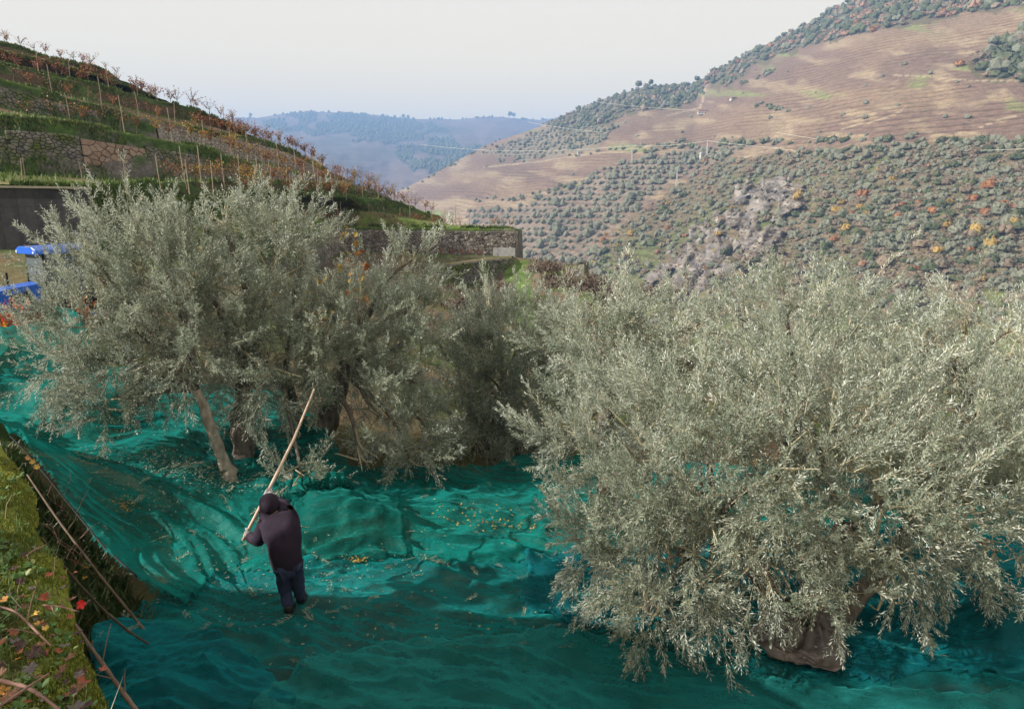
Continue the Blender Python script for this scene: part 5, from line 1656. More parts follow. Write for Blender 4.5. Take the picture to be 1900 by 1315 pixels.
def litter():
    """twigs and leaves knocked down on to the nets"""
    r = rng(90)
    proto = []
    for v in range(5):
        n = 10 + v * 2
        b = MB(); ln = .16 + .03 * v
        b.tube([(0, 0, .012), (ln * .5, .02, .022), (ln, 0, .012)], [.003, .0025, .0015], 4)
        t = empty("olive_sprig")
        b.build("twig", OTWIG, t)
        k = np.arange(n); x = ln * (k // 2 + 1) / (n / 2 + .5); sg = np.where(k % 2 == 0, 1, -1)
        d = np.stack([np.cos(r.uniform(.4, 1.1, n)), sg * np.sin(r.uniform(.5, 1.1, n)), r.uniform(-.05, .45, n)], 1); d = nrmz(d)
        q = np.stack([x, 0 * x, .015 + 0 * x], 1); s = nrmz(np.cross(d, [0, 0, 1.0]) + r.normal(0, .4, (n, 3)))
        l = .062; w = .0065
        V = np.stack([q, q + d * l * .5 + s * w, q + d * l, q + d * l * .5 - s * w], 1).reshape(-1, 3)
        mesh_obj("leaves", V, np.arange(4 * n).reshape(-1, 4), OLIVE, t, tint=np.repeat(r.uniform(0, 1, n), 4))["kind"] = 'stuff'
        proto.append(t)
    spots = [(130, 857), (150, 862), (165, 905), (175, 912), (150, 915), (200, 970), (232, 965), (245, 968), (195, 1012), (235, 1022), (262, 1068), (275, 1062), (310, 1065), (330, 1068), (370, 1005), (360, 1012), (455, 1052), (475, 1056), (345, 1080), (280, 1030),
             (390, 1150), (440, 1192), (590, 1058), (600, 1060), (660, 1035), (735, 1075), (570, 1000), (575, 1020), (620, 980), (700, 910), (760, 925), (800, 1075), (890, 1110), (930, 1080), (1000, 1060), (640, 1120), (505, 985), (700, 1055), (420, 1020), (320, 965), (300, 905), (860, 1140), (1035, 1245),
             (470, 925), (410, 940), (425, 960), (560, 905), (650, 1160), (980, 1100), (395, 1205), (230, 1090), (210, 1060), (520, 1090), (605, 1165), (780, 960), (830, 990), (560, 1180), (1680, 1180), (1630, 1170), (1330, 1220), (1760, 1240)]
    spots += [(r.uniform(150, 1150), r.uniform(900, 1280)) for _ in range(70)]
    used = 0
    for i, (px, py) in enumerate(spots):
        q = gpx(px + r.uniform(-4, 4), py + r.uniform(-3, 3)); z = float(net_height(q[0], q[1])) + .07
        o = proto[used] if used < 5 else copy_tree(proto[i % 5]); used += 1
        o.location = (q[0], q[1], z); o.rotation_euler = (r.uniform(-.3, .3), r.uniform(-.3, .3), r.uniform(0, 6.28)); s = r.uniform(.5, .95); o.scale = (s, s, s)
        tag(o, "small knocked off olive sprig lying on the green net", "twig", "olive sprigs fallen on the nets")
    # drifts of loose leaves
    YL = leaf_mat("fallen_yellow_leaf", [(0, (.16, .08, .03)), (.5, (.36, .22, .05)), (1, (.45, .36, .10))], trans=.2)
    for lab, cx, cy, sx, sy, n, m, sz in (("long drift of grey fallen olive leaves on the net beside the pale trunk", 360, 893, .9, .34, 900, OLIVE, .055), ("pile of yellow green olive leaves on the net left of the harvester", 228, 965, .18, .16, 170, YL, .035), ("drift of grey leaves on the net near the left edge", 148, 868, .22, .25, 130, OLIVE, .05),
                                          ("scatter of brown leaves on the sunlit net in the middle", 880, 985, 1.0, .5, 80, YL, .045), ("small heap of olive leaves below the green mound", 805, 1070, .22, .10, 110, OLIVE, .045), ("small heap of leaves in the fold right of the harvester's legs", 665, 1060, .15, .06, 80, YL, .035),
                                          ("thin scatter of leaves over the net at the harvester's feet", 560, 1090, 2.2, 1.4, 420, OLIVE, .05), ("thin scatter of leaves over the net at left", 250, 950, 1.4, 1.7, 420, OLIVE, .05), ("row of brown leaves caught in a fold of the middle net", 950, 1000, .9, .12, 60, YL, .045), ("scatter of leaves on the bottom net", 900, 1230, 2.2, .6, 80, YL, .04)):
        c = gpx(cx, cy); X = c[0] + r.normal(0, sx * .5, n); Y = c[1] + r.normal(0, sy * .5, n)
        C = np.stack([X, Y, net_height(X, Y) + .065 + r.uniform(0, .04, n)], 1)
        d = nrmz(np.stack([r.normal(size=n), r.normal(size=n), r.normal(0, .25, n)], 1)); s = nrmz(np.cross(d, [0, 0, 1.0]) + r.normal(0, .4, (n, 3)))
        w = sz * (.13 if m is OLIVE else .3)
        V = np.stack([C - d * sz * .5, C + s * w, C + d * sz * .5, C - s * w], 1).reshape(-1, 3)
        o = mesh_obj("leaf_drift", V, np.arange(4 * n).reshape(-1, 4), m, tint=np.repeat(r.uniform(0, 1, n), 4)); tag(o, lab, "fallen leaves", kind='stuff')


# ------------------------------------------------------------------ brown cloth round the trunk
def trunk_cloth():
    m = simple_mat("brown_tarpaulin", (.095, .076, .066), (.055, .043, .038), 5, rough=.42, bump=.3, spec=.5)
    c = P(1468, 1224, 6.85); c[2] = float(gz(c[0], c[1]))
    nu, nv = 150, 40
    th = np.linspace(0, 2 * np.pi, nu)[:, None]; s = np.linspace(0, 1, nv)[None, :]
    # skirt spreads wide to the front (towards the camera), tight behind
    wide = .18 + .27 * np.exp(-((np.angle(np.exp(1j * (th + 1.25)))) / .75) ** 2) + .26 * np.exp(-((np.angle(np.exp(1j * (th + 2.6)))) / .55) ** 2) + .16 * np.exp(-((np.angle(np.exp(1j * (th - .2)))) / .5) ** 2)
    R0 = .235 + (wide - .05) * s ** 1.7
    fold = .05 * np.sin(th * 7 + 2.2 * np.sin(th * 2)) * np.sin(np.pi * np.clip(s * 1.1, 0, 1)) + .02 * fbm(th * 2.5 + 0 * s, s * 4 + 0 * th, 3, 3)
    R0 = R0 + fold * (.5 + s)
    X = c[0] + R0 * np.cos(th); Y = c[1] + R0 * np.sin(th)
    top = .30 + .07 * np.sin(th * 2 + 1) + .05 * np.sin(th * 5)
    Z = net_height(X, Y) + .11 + top * (1 - s) ** 2.2 + .06 * np.sin(np.pi * s) + .03 * np.sin(th * 13 + s * 9) * s * (1 - s) * 3 + .05 * np.abs(np.sin(th * 9 + s * 7 + 1.5 * np.sin(th * 3))) * s * (1 - s * .5) + .03 * fbm(X * 6, Y * 6, 9, 3)
    V = np.stack([X, Y, Z], -1).reshape(-1, 3)
    o = mesh_obj("trunk_cloth", V, grid_faces(nu, nv), m, smooth=True)
    sm = o.modifiers.new("solid", 'SOLIDIFY'); sm.thickness = .008
    tag(o, "brown crumpled cloth gathered round the foot of the big olive trunk", "cloth")


# ------------------------------------------------------------------ the harvester
def skin(name, verts, edges, rad, mat, parent=None, sub=2, loc=(0, 0, 0)):
    me = bpy.data.meshes.new(name); me.from_pydata([tuple(v) for v in verts], edges, []); me.update()
    o = bpy.data.objects.new(name, me); COL.objects.link(o)
    me.materials.append(mat)
    o.modifiers.new("skin", 'SKIN').use_smooth_shade = True
    sv = me.skin_vertices[0].data
    for i, r_ in enumerate(rad):
        sv[i].radius = r_ if isinstance(r_, tuple) else (r_, r_)
    sv[0].use_root = True
    s = o.modifiers.new("sub", 'SUBSURF'); s.levels = sub; s.render_levels = sub
    if parent: o.parent = parent
    return o


def person():
    foot = None
    for Y in np.linspace(6.4, 8.6, 221):          # first place along the sight line where the net is that high
        q = P(541, 1138, Y)
        if q[2] <= float(net_height(q[0], q[1])) + .02:
            foot = q; break
    Y0 = foot[1]
    jac = simple_mat("plum_jacket_cloth", (.028, .018, .036), (.014, .009, .020), 5, rough=.9, bump=.5)
    tro = simple_mat("navy_work_trousers", (.032, .042, .095), (.02, .026, .06), 9, rough=.9, bump=.5)
    cap = simple_mat("dark_wool_cap", (.026, .016, .032), (.014, .009, .018), 40, rough=.95, bump=.5)
    glv = simple_mat("grey_work_glove", (.42, .40, .42), (.28, .26, .28), 30, rough=.9, bump=.3)
    skn = simple_mat("skin", (.42, .25, .18), (.36, .2, .14), 6, rough=.55)
    boot = simple_mat("dark_boot_leather", (.02, .017, .018), (.01, .01, .01), 15, rough=.5)
    Q = lambda px, py, dy: P(px, py, Y0 + dy) - foot
    # joints traced to real positions; the man leans forward and left, arms up on the pole
    pel = Q(538, 1052, .02); sp1 = Q(534, 1018, .05); che = Q(524, 978, .16); nk = Q(508, 952, .26); hd = Q(500, 935, .30)
    hl = Q(524, 1058, .0); hr = Q(550, 1054, .02)
    kl = Q(530, 1098, .06); kr = Q(554, 1092, .12); al = np.array([Q(536, 1136, -.02)[0], -.02, .10]); ar = np.array([Q(556, 1124, .12)[0], .18, .10])
    shl = Q(492, 974, .20); shr = Q(540, 960, .24)
    ell = Q(478, 1005, .14); wl = Q(461, 992, .34)
    elr = Q(528, 940, .52); wr = Q(502, 920, .62)
    tl = al + np.array([-.01, .14, -.05]); tr = ar + np.array([.02, .14, -.05])
    V = [pel, sp1, che, nk, hd, hl, kl, al, hr, kr, ar, shl, ell, wl, shr, elr, wr]
    E = [(0, 1), (1, 2), (2, 3), (3, 4), (0, 5), (5, 6), (6, 7), (0, 8), (8, 9), (9, 10), (2, 11), (11, 12), (12, 13), (2, 14), (14, 15), (15, 16)]
    rd = [.10, .10, .12, .055, .085, .085, .06, .045, .085, .06, .045, .06, .042, .028, .06, .042, .028]
    body = skin("person", V, E, rd, skn); body.location = foot
    tag(body, "harvester seen from behind in plum jacket, dark cap and navy trousers, holding a long pole", "person")
    # jacket: one skinned shell, boxy, with flared hem
    hem = Q(532, 1066, .03); mid = Q(530, 1015, .06); up_ = Q(522, 975, .17); col_ = Q(509, 955, .25)
    hem = hem - np.array([0, 0, .0])
    V = [hem, mid, up_, col_, shl, (shl + ell) / 2, ell, (ell + wl) / 2, wl + (ell - wl) * .12, shr, (shr + elr) / 2, elr, wr + (elr - wr) * .15]
    E = [(0, 1), (1, 2), (2, 3), (2, 4), (4, 5), (5, 6), (6, 7), (7, 8), (2, 9), (9, 10), (10, 11), (11, 12)]
    rd = [(.235, .19), (.20, .165), (.205, .165), (.11, .10), .12, .10, .088, .078, .062, .12, .098, .082, .058]
    j = skin("jacket", V, E, rd, jac, body)
    dj = j.modifiers.new("creases", 'DISPLACE'); tx = bpy.data.textures.new("creases", 'CLOUDS'); tx.noise_scale = .10; dj.texture = tx; dj.strength = .055; dj.mid_level = .5
    # trousers
    V = [pel + [0, 0, .0], hl, (hl + kl) / 2, kl, (kl + al) / 2, al + [0, 0, -.02], hr, (hr + kr) / 2, kr, (kr + ar) / 2, ar + [0, 0, -.02]]
    E = [(0, 1), (1, 2), (2, 3), (3, 4), (4, 5), (0, 6), (6, 7), (7, 8), (8, 9), (9, 10)]
    rd = [(.11, .10), .10, .095, .078, .074, .072, .10, .095, .078, .074, .072]
    tr_ = skin("trousers", V, E, rd, tro, body)
    dj = tr_.modifiers.new("creases", 'DISPLACE'); tx = bpy.data.textures.new("creases_small", 'CLOUDS'); tx.noise_scale = .07; dj.texture = tx; dj.strength = .05; dj.mid_level = .5
    for a, t_ in ((al, tl), (ar, tr)):
        skin("boot", [a + [0, 0, .06], a + [0, -.03, -.04], a + [0, .06, -.055], a + [.0, .17, -.07]], [(0, 1), (1, 2), (2, 3)], [.060, .062, .058, .05], boot, body)
    # head: skull with face turned up the pole, ears, then cap over it
    Vh, Fh = ico(3)
    hv = Vh * [.082, .10, .115]
    hv[:, 1] += np.where(Vh[:, 2] < 0, .01, 0)
    nose = (np.abs(Vh[:, 0]) < .18) & (Vh[:, 1] > .8) & (np.abs(Vh[:, 2] + .1) < .3); hv[nose, 1] += .022
    eye = (np.abs(np.abs(Vh[:, 0]) - .38) < .15) & (Vh[:, 1] > .7) & (np.abs(Vh[:, 2] - .12) < .14); hv[eye, 1] -= .010
    ear = (np.abs(Vh[:, 0]) > .93) & (np.abs(Vh[:, 2]) < .3); hv[ear, 0] *= 1.16
    head = mesh_obj("head", hv, Fh, skn, body, smooth=True); head.location = hd; head.rotation_euler = (-.2, 0, .3)
    cv = Vh * [.112, .130, .128]; kz = 0
    back = (Vh[:, 1] < .62)
    cv[:, :] *= (1 + .05 * fbm(Vh[:, 0] * 2, Vh[:, 2] * 3, 5, 3))[:, None]
    Fc = Fh[back[Fh].all(1)]
    c = mesh_obj("cap", cv * 1.06, Fc, cap, body, smooth=True); c.location = hd + [0, -.01, .004]; c.rotation_euler = (-.2, 0, .3)
    s = c.modifiers.new("solid", 'SOLIDIFY'); s.thickness = .01
    # hood / collar roll behind the neck
    b = MB(); a = np.linspace(0, 2 * np.pi, 17); ring = np.stack([nk[0] + .115 * np.cos(a), nk[1] - .01 + .10 * np.sin(a), nk[2] + .02 + .05 * np.sin(a)], 1); b.tube(ring, .055, 10, cap=False); b.build("collar", jac, body, smooth=True)
    # pole
    pole_m = simple_mat("peeled_wood_pole", (.55, .42, .34), (.40, .29, .22), 6, rough=.7, bump=.2, stretch=(1, 1, 4))
    ph = [P(455, 994, Y0 + .40), P(496, 914, Y0 + .68), P(545, 815, Y0 + 1.55), P(583, 722, Y0 + 2.6)]
    ph[0] = ph[0]; d = nrmz(ph[1] - ph[0])
    b = MB(); b.tube([ph[0] - d * .06, ph[0], ph[1], ph[2], ph[3]], [.021, .022, .021, .018, .013], 10)
    tag(b.build("harvest_pole", pole_m, smooth=True), "long peeled wooden pole held up by the harvester into the olive branches", "pole")
    # gloves: palm, four fingers curled round the pole, thumb
    for k, (hp_, wr_, sg) in enumerate(((ph[0] + d * .03, wl, 1), (ph[1], wr, -1))):
        h = hp_ - foot
        u = nrmz(h - wr_); ax = d; n_ = nrmz(np.cross(u, ax)) * sg
        palm = h - u * .045
        V = [wr_, wr_ + (palm - wr_) * .5, palm, palm + n_ * .012 + u * .02]; E = [(0, 1), (1, 2), (2, 3)]; rd = [.040, .037, (.045, .032), .03]
        for f in range(4):
            o0 = palm + ax * (.034 - f * .022) + u * .018; i = len(V); ln = [.9, 1.0, .95, .8][f]
            V += [o0, h + n_ * .034 + ax * (.034 - f * .022) - u * .006, h + u * .034 * ln + n_ * .012 + ax * (.034 - f * .022), h + u * .022 - n_ * .028 * ln + ax * (.034 - f * .022)]
            E += [(2, i), (i, i + 1), (i + 1, i + 2), (i + 2, i + 3)]; rd += [.014, .0125, .0115, .010]
        i = len(V); V += [palm + ax * .04 - n_ * .02, h + ax * .055 - n_ * .035, h + ax * .05 + u * .02 - n_ * .03]; E += [(2, i), (i, i + 1), (i + 1, i + 2)]; rd += [.016, .0135, .012]
        skin("glove", V, E, rd, glv, body, sub=1)


# ------------------------------------------------------------------ crawler tractor
def tractor():
    blue = simple_mat("blue_tractor_paint", (.015, .12, .62), (.012, .10, .52), 3, rough=.28, spec=.6)
    blk = simple_mat("black_plastic", (.012, .012, .014), (.008, .008, .01), 10, rough=.5)
    rub = simple_mat("track_rubber", (.03, .028, .027), (.06, .05, .04), 6, rough=.85)
    grl = simple_mat("dark_grille_mesh", (.022, .022, .025), (.012, .012, .014), 60, rough=.6, bump=.5)
    lamp = simple_mat("headlight_glass", (.75, .78, .8), (.5, .52, .55), 12, rough=.1, spec=.8)
    glass, nt, b_ = new_mat("cab_glass"); b_.inputs["Base Color"].default_value = (.16, .19, .22, 1); b_.inputs["Roughness"].default_value = .06; b_.inputs["Alpha"].default_value = .55
    red = simple_mat("red_plastic", (.5, .03, .02), rough=.4); seatm = simple_mat("seat_vinyl", (.03, .03, .032), rough=.6)
    Y = 17.3; c = P(108, 648, Y); c[2] = float(gz(c[0], c[1]))
    S = .88
    t = empty("crawler_tractor", c, (0, 0, R(150))); t.scale = (S, S, S)
    tag(t, "blue tracked vineyard tractor with cab roof, parked behind the left olive tree", "tractor")
    # local: +y forward, z up. hood from y=.3..1.75, cab -1.0..0.3
    prof = [(.25, .75), (1.55, .72), (1.72, .80), (1.78, 1.05), (1.66, 1.28), (1.2, 1.38), (.25, 1.44)]
    b = MB(); b.prism(prof, (.66, 0, 0), (-.33, 0, 0), (0, 1, 0), (0, 0, 1)); b.build("hood", blue, t, bevel=.05)
    for s in (-1, 1):
        b = MB(); b.prism([(.62, .86), (1.12, .84), (1.2, 1.0), (1.12, 1.2), (.7, 1.24), (.6, 1.1)], (s * .02, 0, 0), (s * .33, 0, 0), (0, 1, 0), (0, 0, 1)); b.build("side_grille", grl, t, bevel=.006)
        b = MB(); b.prism([(.06, .86), (.29, .84), (.30, 1.02), (.22, 1.19), (.15, 1.05)], (0, .03, 0), (0, 1.765, 0), (s, 0, 0), (0, 0, 1)); h = b.build("headlight", lamp, t, bevel=.008)
        b = MB(); b.prism([(.10, .88), (.27, .87), (.27, .95), (.12, .95)], (0, .012, 0), (0, 1.797, 0), (s, 0, 0), (0, 0, 1)); b.build("reflector", lamp, h)
        # tracks
        wheels = [(-.95, .34, .30), (1.15, .34, .30)]
        a = np.linspace(-np.pi / 2, np.pi / 2, 12)
        outl = [(1.15 + .36 * math.cos(x), .36 + .36 * math.sin(x)) for x in a] + [(-.95 - .36 * math.cos(x), .36 - .36 * math.sin(x)) for x in a]
        inn = [(1.15 + .28 * math.cos(x), .36 + .28 * math.sin(x)) for x in a] + [(-.95 - .28 * math.cos(x), .36 - .28 * math.sin(x)) for x in a]
        n = len(outl); x0, x1 = s * .34, s * .66
        V = [(x0, p[0], p[1]) for p in outl] + [(x1, p[0], p[1]) for p in outl] + [(x0, p[0], p[1]) for p in inn] + [(x1, p[0], p[1]) for p in inn]
        Q = []
        for k in range(n):
            m = (k + 1) % n
            Q += [[k, m, n + m, n + k], [2 * n + k, 3 * n + k, 3 * n + m, 2 * n + m], [k, 2 * n + k, 2 * n + m, m], [n + k, n + m, 3 * n + m, 3 * n + k]]
        b = MB(); b.add(V, Q); tk = b.build("track", rub, t)
        per = np.array(outl + [outl[0]]); sg = np.concatenate([[0], np.cumsum(np.linalg.norm(np.diff(per, axis=0), axis=1))])
        b = MB()
        for k in range(34):
            d = sg[-1] * k / 34; y = np.interp(d, sg, per[:, 0]); z = np.interp(d, sg, per[:, 1]); y2 = np.interp(d + .01, sg, per[:, 0]); z2 = np.interp(d + .01, sg, per[:, 1])
            b.box((s * .5, y, z), (.165, .022, .022), (math.atan2(z2 - z, y2 - y), 0, 0))
        b.build("track_lugs", rub, tk)
        for (y, z, rr) in wheels + [(-.35, .2, .14), (.1, .2, .14), (.55, .2, .14)]:
            b = MB(); b.tube([(s * .38, y, z), (s * .62, y, z)], rr * .9, 16); w = b.build("wheel", blk, t)
            b = MB(); b.tube([(s * .62, y, z), (s * .64, y, z)], rr * .45, 12); b.build("hub", blue, w)
        b = MB(); b.prism([(-1.1, .78), (.35, .78), (.45, .92), (-.2, 1.0), (-1.1, 1.05)], (s * .24, 0, 0), (s * .36, 0, 0), (0, 1, 0), (0, 0, 1)); b.build("fender", blk, t, bevel=.02)
        for y0, y1 in ((.28, .22), (-1.0, -.95)):
            b = MB(); b.tube([(s * .48, y0, 1.0), (s * .44, y1, 2.25)], .03, 6); b.build("cab_post", blk, t)
        b = MB(); b.prism([(-.95, 1.08), (.25, 1.08), (.2, 2.2), (-.92, 2.2)], (s * .01, 0, 0), (s * .455, 0, 0), (0, 1, 0), (0, 0, 1)); b.build("side_window", glass, t)
    b = MB(); b.prism([(-.45, 1.45), (.45, 1.45), (.42, 2.2), (-.42, 2.2)], (0, .012, 0), (0, .25, 0), (1, 0, 0), (0, 0, 1)); b.build("windscreen", glass, t)
    b = MB(); b.prism([(-.58, 2.24), (.58, 2.24), (.54, 2.36), (.36, 2.44), (-.36, 2.44), (-.54, 2.36)], (0, 1.55, 0), (0, -1.1, 0), (1, 0, 0), (0, 0, 1)); rf = b.build("cab_roof", blue, t, bevel=.03)
    for x in (-.45, .45):
        b = MB(); b.tube([(x, .43, 2.30), (x, .47, 2.30)], .035, 12); b.build("roof_lamp", lamp, rf)
    b = MB(); b.prism([(1.15, .9), (1.74, .9), (1.765, 1.05), (1.66, 1.22), (1.3, 1.3)], (.26, 0, 0), (-.13, 0.04, 0), (0, 1, 0), (0, 0, 1)); b.build("front_grille", grl, t)
    b = MB(); b.tube([(-.62, -1.15, 1.0), (-.62, -1.15, 2.62), (-.5, -1.15, 2.72), (.5, -1.15, 2.72), (.62, -1.15, 2.62), (.62, -1.15, 1.0)], .035, 8); b.build("roll_bar", blk, t)
    b = MB(); b.box((0, -.55, 1.15), (.24, .24, .08)); b.box((0, -.8, 1.45), (.24, .07, .3)); b.build("seat", seatm, t, bevel=.03)
    b = MB(); b.box((0, .2, .55), (.33, 1.3, .22)); b.build("chassis", blk, t, bevel=.03)
    b = MB(); b.tube([(.24, .9, 1.35), (.24, .9, 1.75)], .03, 8); b.build("exhaust", blk, t)
    b = MB(); b.box((.3, -1.25, 1.5), (.28, .1, .1)); b.build("tail_box", red, t, bevel=.02)
    # bare red vines in front
    r = rng(31)
    RL = leaf_mat("scarlet_vine_leaf", [(0, (.38, .03, .015)), (.6, (.62, .10, .03)), (1, (.6, .35, .05))], trans=.4)
    cane = simple_mat("red_brown_cane", (.34, .18, .13), (.22, .11, .08), 9)
    for i, (px, py, Y_, n, lv) in enumerate(((10, 640, 14.6, 16, 26), (40, 636, 14.9, 22, 14), (72, 632, 15.2, 10, 3), (86, 618, 15.4, 8, 3), (20, 648, 14.4, 8, 40), (-20, 640, 14.5, 10, 20), (150, 560, 16.5, 8, 40), (170, 580, 16, 8, 30))):
        b0 = P(px, py, Y_); b0[2] = float(gz(b0[0], b0[1])) + .0
        t = empty("vine_bush", b0); tag(t, ["reddish bare vine bush with scarlet leaves at the left edge below the tractor", "dense bush of bare red brown canes in front of the tractor track", "gnarled bare vine right of the cane bush below the tractor", "thin forked bare vine standing by the tractor's track", "vine with bright scarlet and orange leaves lowest at the left edge", "vine bush beyond the left edge by the tractor", "orange leaved vine right of the tractor behind the net corner", "brown leaved vine behind the pointed net corner"][i], "vine")
        b = MB(); C = []
        for k in range(n):
            a = r.uniform(0, 6.28); p = [np.array([r.normal(0, .06), r.normal(0, .06), -.05])]
            for s in range(4):
                p.append(p[-1] + np.array([math.cos(a) * r.uniform(.02, .13), math.sin(a) * r.uniform(.02, .1), r.uniform(.08, .24)])); a += r.normal(0, .5)
                C.append(p[-1])
            b.tube(p, [.016, .013, .010, .008, .004], 4)
        b.build("cane", cane, t)
        C = np.array(C)[r.integers(0, len(C), lv)] + r.normal(0, .07, (lv, 3))
        V, F, ti = leaf_cloud(C, .065, r); mesh_obj("leaves", V, F, RL if i < 6 else VLEAF["orange"], t, tint=ti)["kind"] = 'stuff'


# ------------------------------------------------------------------ mossy wall and bank under the camera
WZ = 3.6
WEDGE = [(238, 1330), (205, 1270), (178, 1215), (150, 1160), (138, 1120), (118, 1080), (98, 1030), (84, 985), (60, 935), (50, 890), (34, 855), (14, 835)]


def near_bank():
    r = rng(17)
    E = np.array([zplane(px, py, WZ) for px, py in WEDGE])
    d0 = nrmz(E[2] - E[0]); d0 = np.array([.62, -.78, 0])
    E = np.vstack([E[0] + d0 * 5.0 + [0.9, 0, 0], E[0] + d0 * 1.5 + [.1, 0, 0], E[0] + d0 * .5, E, E[-1] + [-.5, .55, 0], E[-1] + [-1.6, 1.3, 0], E[-1] + [-5, 1.9, 0], E[-1] + [-12, 3.0, -.2], E[-1] + [-26, 5.5, -.5]])
    seg = np.concatenate([[0], np.cumsum(np.linalg.norm(np.diff(E, axis=0), axis=1))])
    n = 420
    # finer sampling along the visible stretch
    s_a, s_b = seg[2], seg[2 + len(WEDGE)]
    sv = np.concatenate([np.linspace(0, s_a, 30)[:-1], np.linspace(s_a, s_b, 330), np.linspace(s_b, seg[-1], 62)[1:]])
    C = np.stack([np.interp(sv, seg, E[:, i]) for i in range(3)], 1)
    C[:, :2] += (.03 * fbm(sv * 3, sv * 0, 3, 3))[:, None]
    tg = nrmz(np.gradient(C, axis=0)); inn = np.stack([-tg[:, 1], tg[:, 0], 0 * tg[:, 0]], 1)          # to the left of travel = inside
    if (inn[200, 0]) > 0: inn = -inn
    k0 = np.ones(31) / 31
    for i in (0, 1):
        e = np.concatenate([np.full(15, inn[0, i]), inn[:, i], np.full(15, inn[-1, i])]); inn[:, i] = np.convolve(e, k0, 'valid')
    tt = np.concatenate([np.linspace(0, .5, 60), np.linspace(.52, 1.6, 60), np.linspace(1.7, 4.0, 20)])
    X = C[:, None, 0] + inn[:, None, 0] * tt[None]; Y = C[:, None, 1] + inn[:, None, 1] * tt[None]
    edge = np.clip(1 - tt / .13, 0, 1) ** 2
    Z = WZ - .10 * edge[None] + .03 * fbm(X * 5, Y * 5, 7, 4) + .012 * fbm(X * 22, Y * 22, 8, 3) + .02 * np.clip(fbm(X * 2, Y * 2, 9, 2), 0, 1)
    mo = np.clip(1.25 - tt[None] / .27 + .9 * fbm(X * 6, Y * 6, 10, 3), 0, 1)[..., None]
    n2 = fbm(X * 14, Y * 14, 11, 3)[..., None]
    Cc = (np.array([.055, .06, .02]) * (1 + .6 * n2)) * (1 - mo) + np.array([.19, .21, .035]) * (1 + .35 * n2) * mo
    gm = col_mat("mossy_bank", 40.0, .5, bump=1.0, bdist=.02, fine=(160.0, .5))
    # carry on: lip and face top
    tag(mesh_obj("bank_ground", np.stack([X, Y, Z], -1).reshape(-1, 3), grid_faces(len(sv), len(tt)), gm, col=Cc.reshape(-1, 3), smooth=True), kind='structure')
    # slope behind, outside the picture: second wall and rise shaped to shade the foreground
    rows = []
    for off, z in ((4.0, 0), (5.2, .1), (5.4, 1.5), (7.5, 1.8), (9.5, 2.4), (14, 5.0), (22, 9.8), (34, 16.5), (55, 27.0)):
        q = C[::6].copy(); m_ = inn[::6]
        q = q + m_ * off; q[:, 2] = WZ + z + .2 * fbm(q[:, 0] * .4, q[:, 1] * .4, 4, 3) * (off > 5); rows.append(q)
    V = np.stack(rows); tag(mesh_obj("upper_slope", V.reshape(-1, 3), grid_faces(V.shape[0], V.shape[1]), col_mat("upper_slope_ground", 2.0, .4, bump=.5, bdist=.1), col=np.tile([.09, .11, .04], (V.shape[0] * V.shape[1], 1)), smooth=True), kind='structure')
    # the retaining wall itself
    moss_st = stone_mat("mossy_wall_stone", [(.15, (.04, .04, .025)), (.45, (.10, .10, .06)), (.8, (.19, .18, .14))], 14, 1.2)
    back = simple_mat("dark_earth", (.03, .026, .02), (.018, .016, .012), 12)
    ws = np.stack([np.interp(np.linspace(seg[1], seg[-3], 60), seg, E[:, i]) for i in range(3)], 1); ws[:, 2] = WZ - .13; wi = np.stack([np.interp(np.linspace(seg[1], seg[-3], 60), sv, inn[:, i]) for i in range(3)], 1); ws = ws + wi * .16
    w = stone_wall("mossy dry stone retaining wall under the weedy bank in the left foreground", ws, 3.6, .38, .2, moss_st, back, 12, 0, depth=.3, batter=.02, name="mossy_stone_wall")
    # cap stones showing at the brink
    for i in range(26):
        s = s_a + (s_b - s_a) * (i + r.uniform(-.3, .3)) / 26
        c = np.array([np.interp(s, seg, E[:, k]) for k in range(3)])
        V, F = ico(2); V = np.sign(V) * np.abs(V) ** .7; V = V * (1 + .2 * fbm(V[:, 0] * 2 + i, V[:, 1] * 2 + V[:, 2], i, 3))[:, None]
        o = mesh_obj("cap_stone", V * [r.uniform(.025, .045), r.uniform(.02, .035), r.uniform(.02, .03)], F, moss_st, w, smooth=True)
        o.location = Vector(c - ws[0]) + Vector(tuple(inn[int(np.argmin(np.abs(sv - s)))] * r.uniform(.05, .10))) + Vector((0, 0, -.085)); o.rotation_euler = (r.uniform(-.3, .3), r.uniform(-.3, .3), r.uniform(0, 6))
    # low green growth
    def onbank(n, t0, t1, power=1.0):
        j = r.integers(29, 359, n); t = t0 + (t1 - t0) * r.uniform(0, 1, n) ** power
        q = C[j] + inn[j] * t[:, None]; q[:, 2] = WZ + .03 * fbm(q[:, 0] * 5, q[:, 1] * 5, 7, 4) + .01 - .10 * np.clip(1 - t / .13, 0, 1) ** 2
        return q, t
    q, t = onbank(42000, 0, .5); kp = fbm(q[:, 0] * 6, q[:, 1] * 6, 10, 3) > -.25 + t * .9; q = q[kp]
    MOSS = leaf_mat("moss_tips", [(0, (.10, .13, .02)), (.5, (.21, .24, .035)), (1, (.34, .34, .08))], rough=.8, trans=.3)
    blades("moss", q, .006, .020, .004, MOSS, 5, kind='stuff', lean=.9)
    q, t = onbank(26000, .02, 1.7, .8); kp = fbm(q[:, 0] * 4, q[:, 1] * 4, 14, 3) > -.2; q = q[kp]
    blades("short_grass", q, .02, .075, .0022, GRASS_M, 6, kind='stuff', lean=1.2)
    q, t = onbank(140, .05, 1.7); STR = leaf_mat("dry_straw", [(0, (.35, .30, .20)), (1, (.5, .45, .33))], trans=.2)
    blades("dry_straw", q, .08, .2, .0016, STR, 7, kind='stuff', lean=1.0)
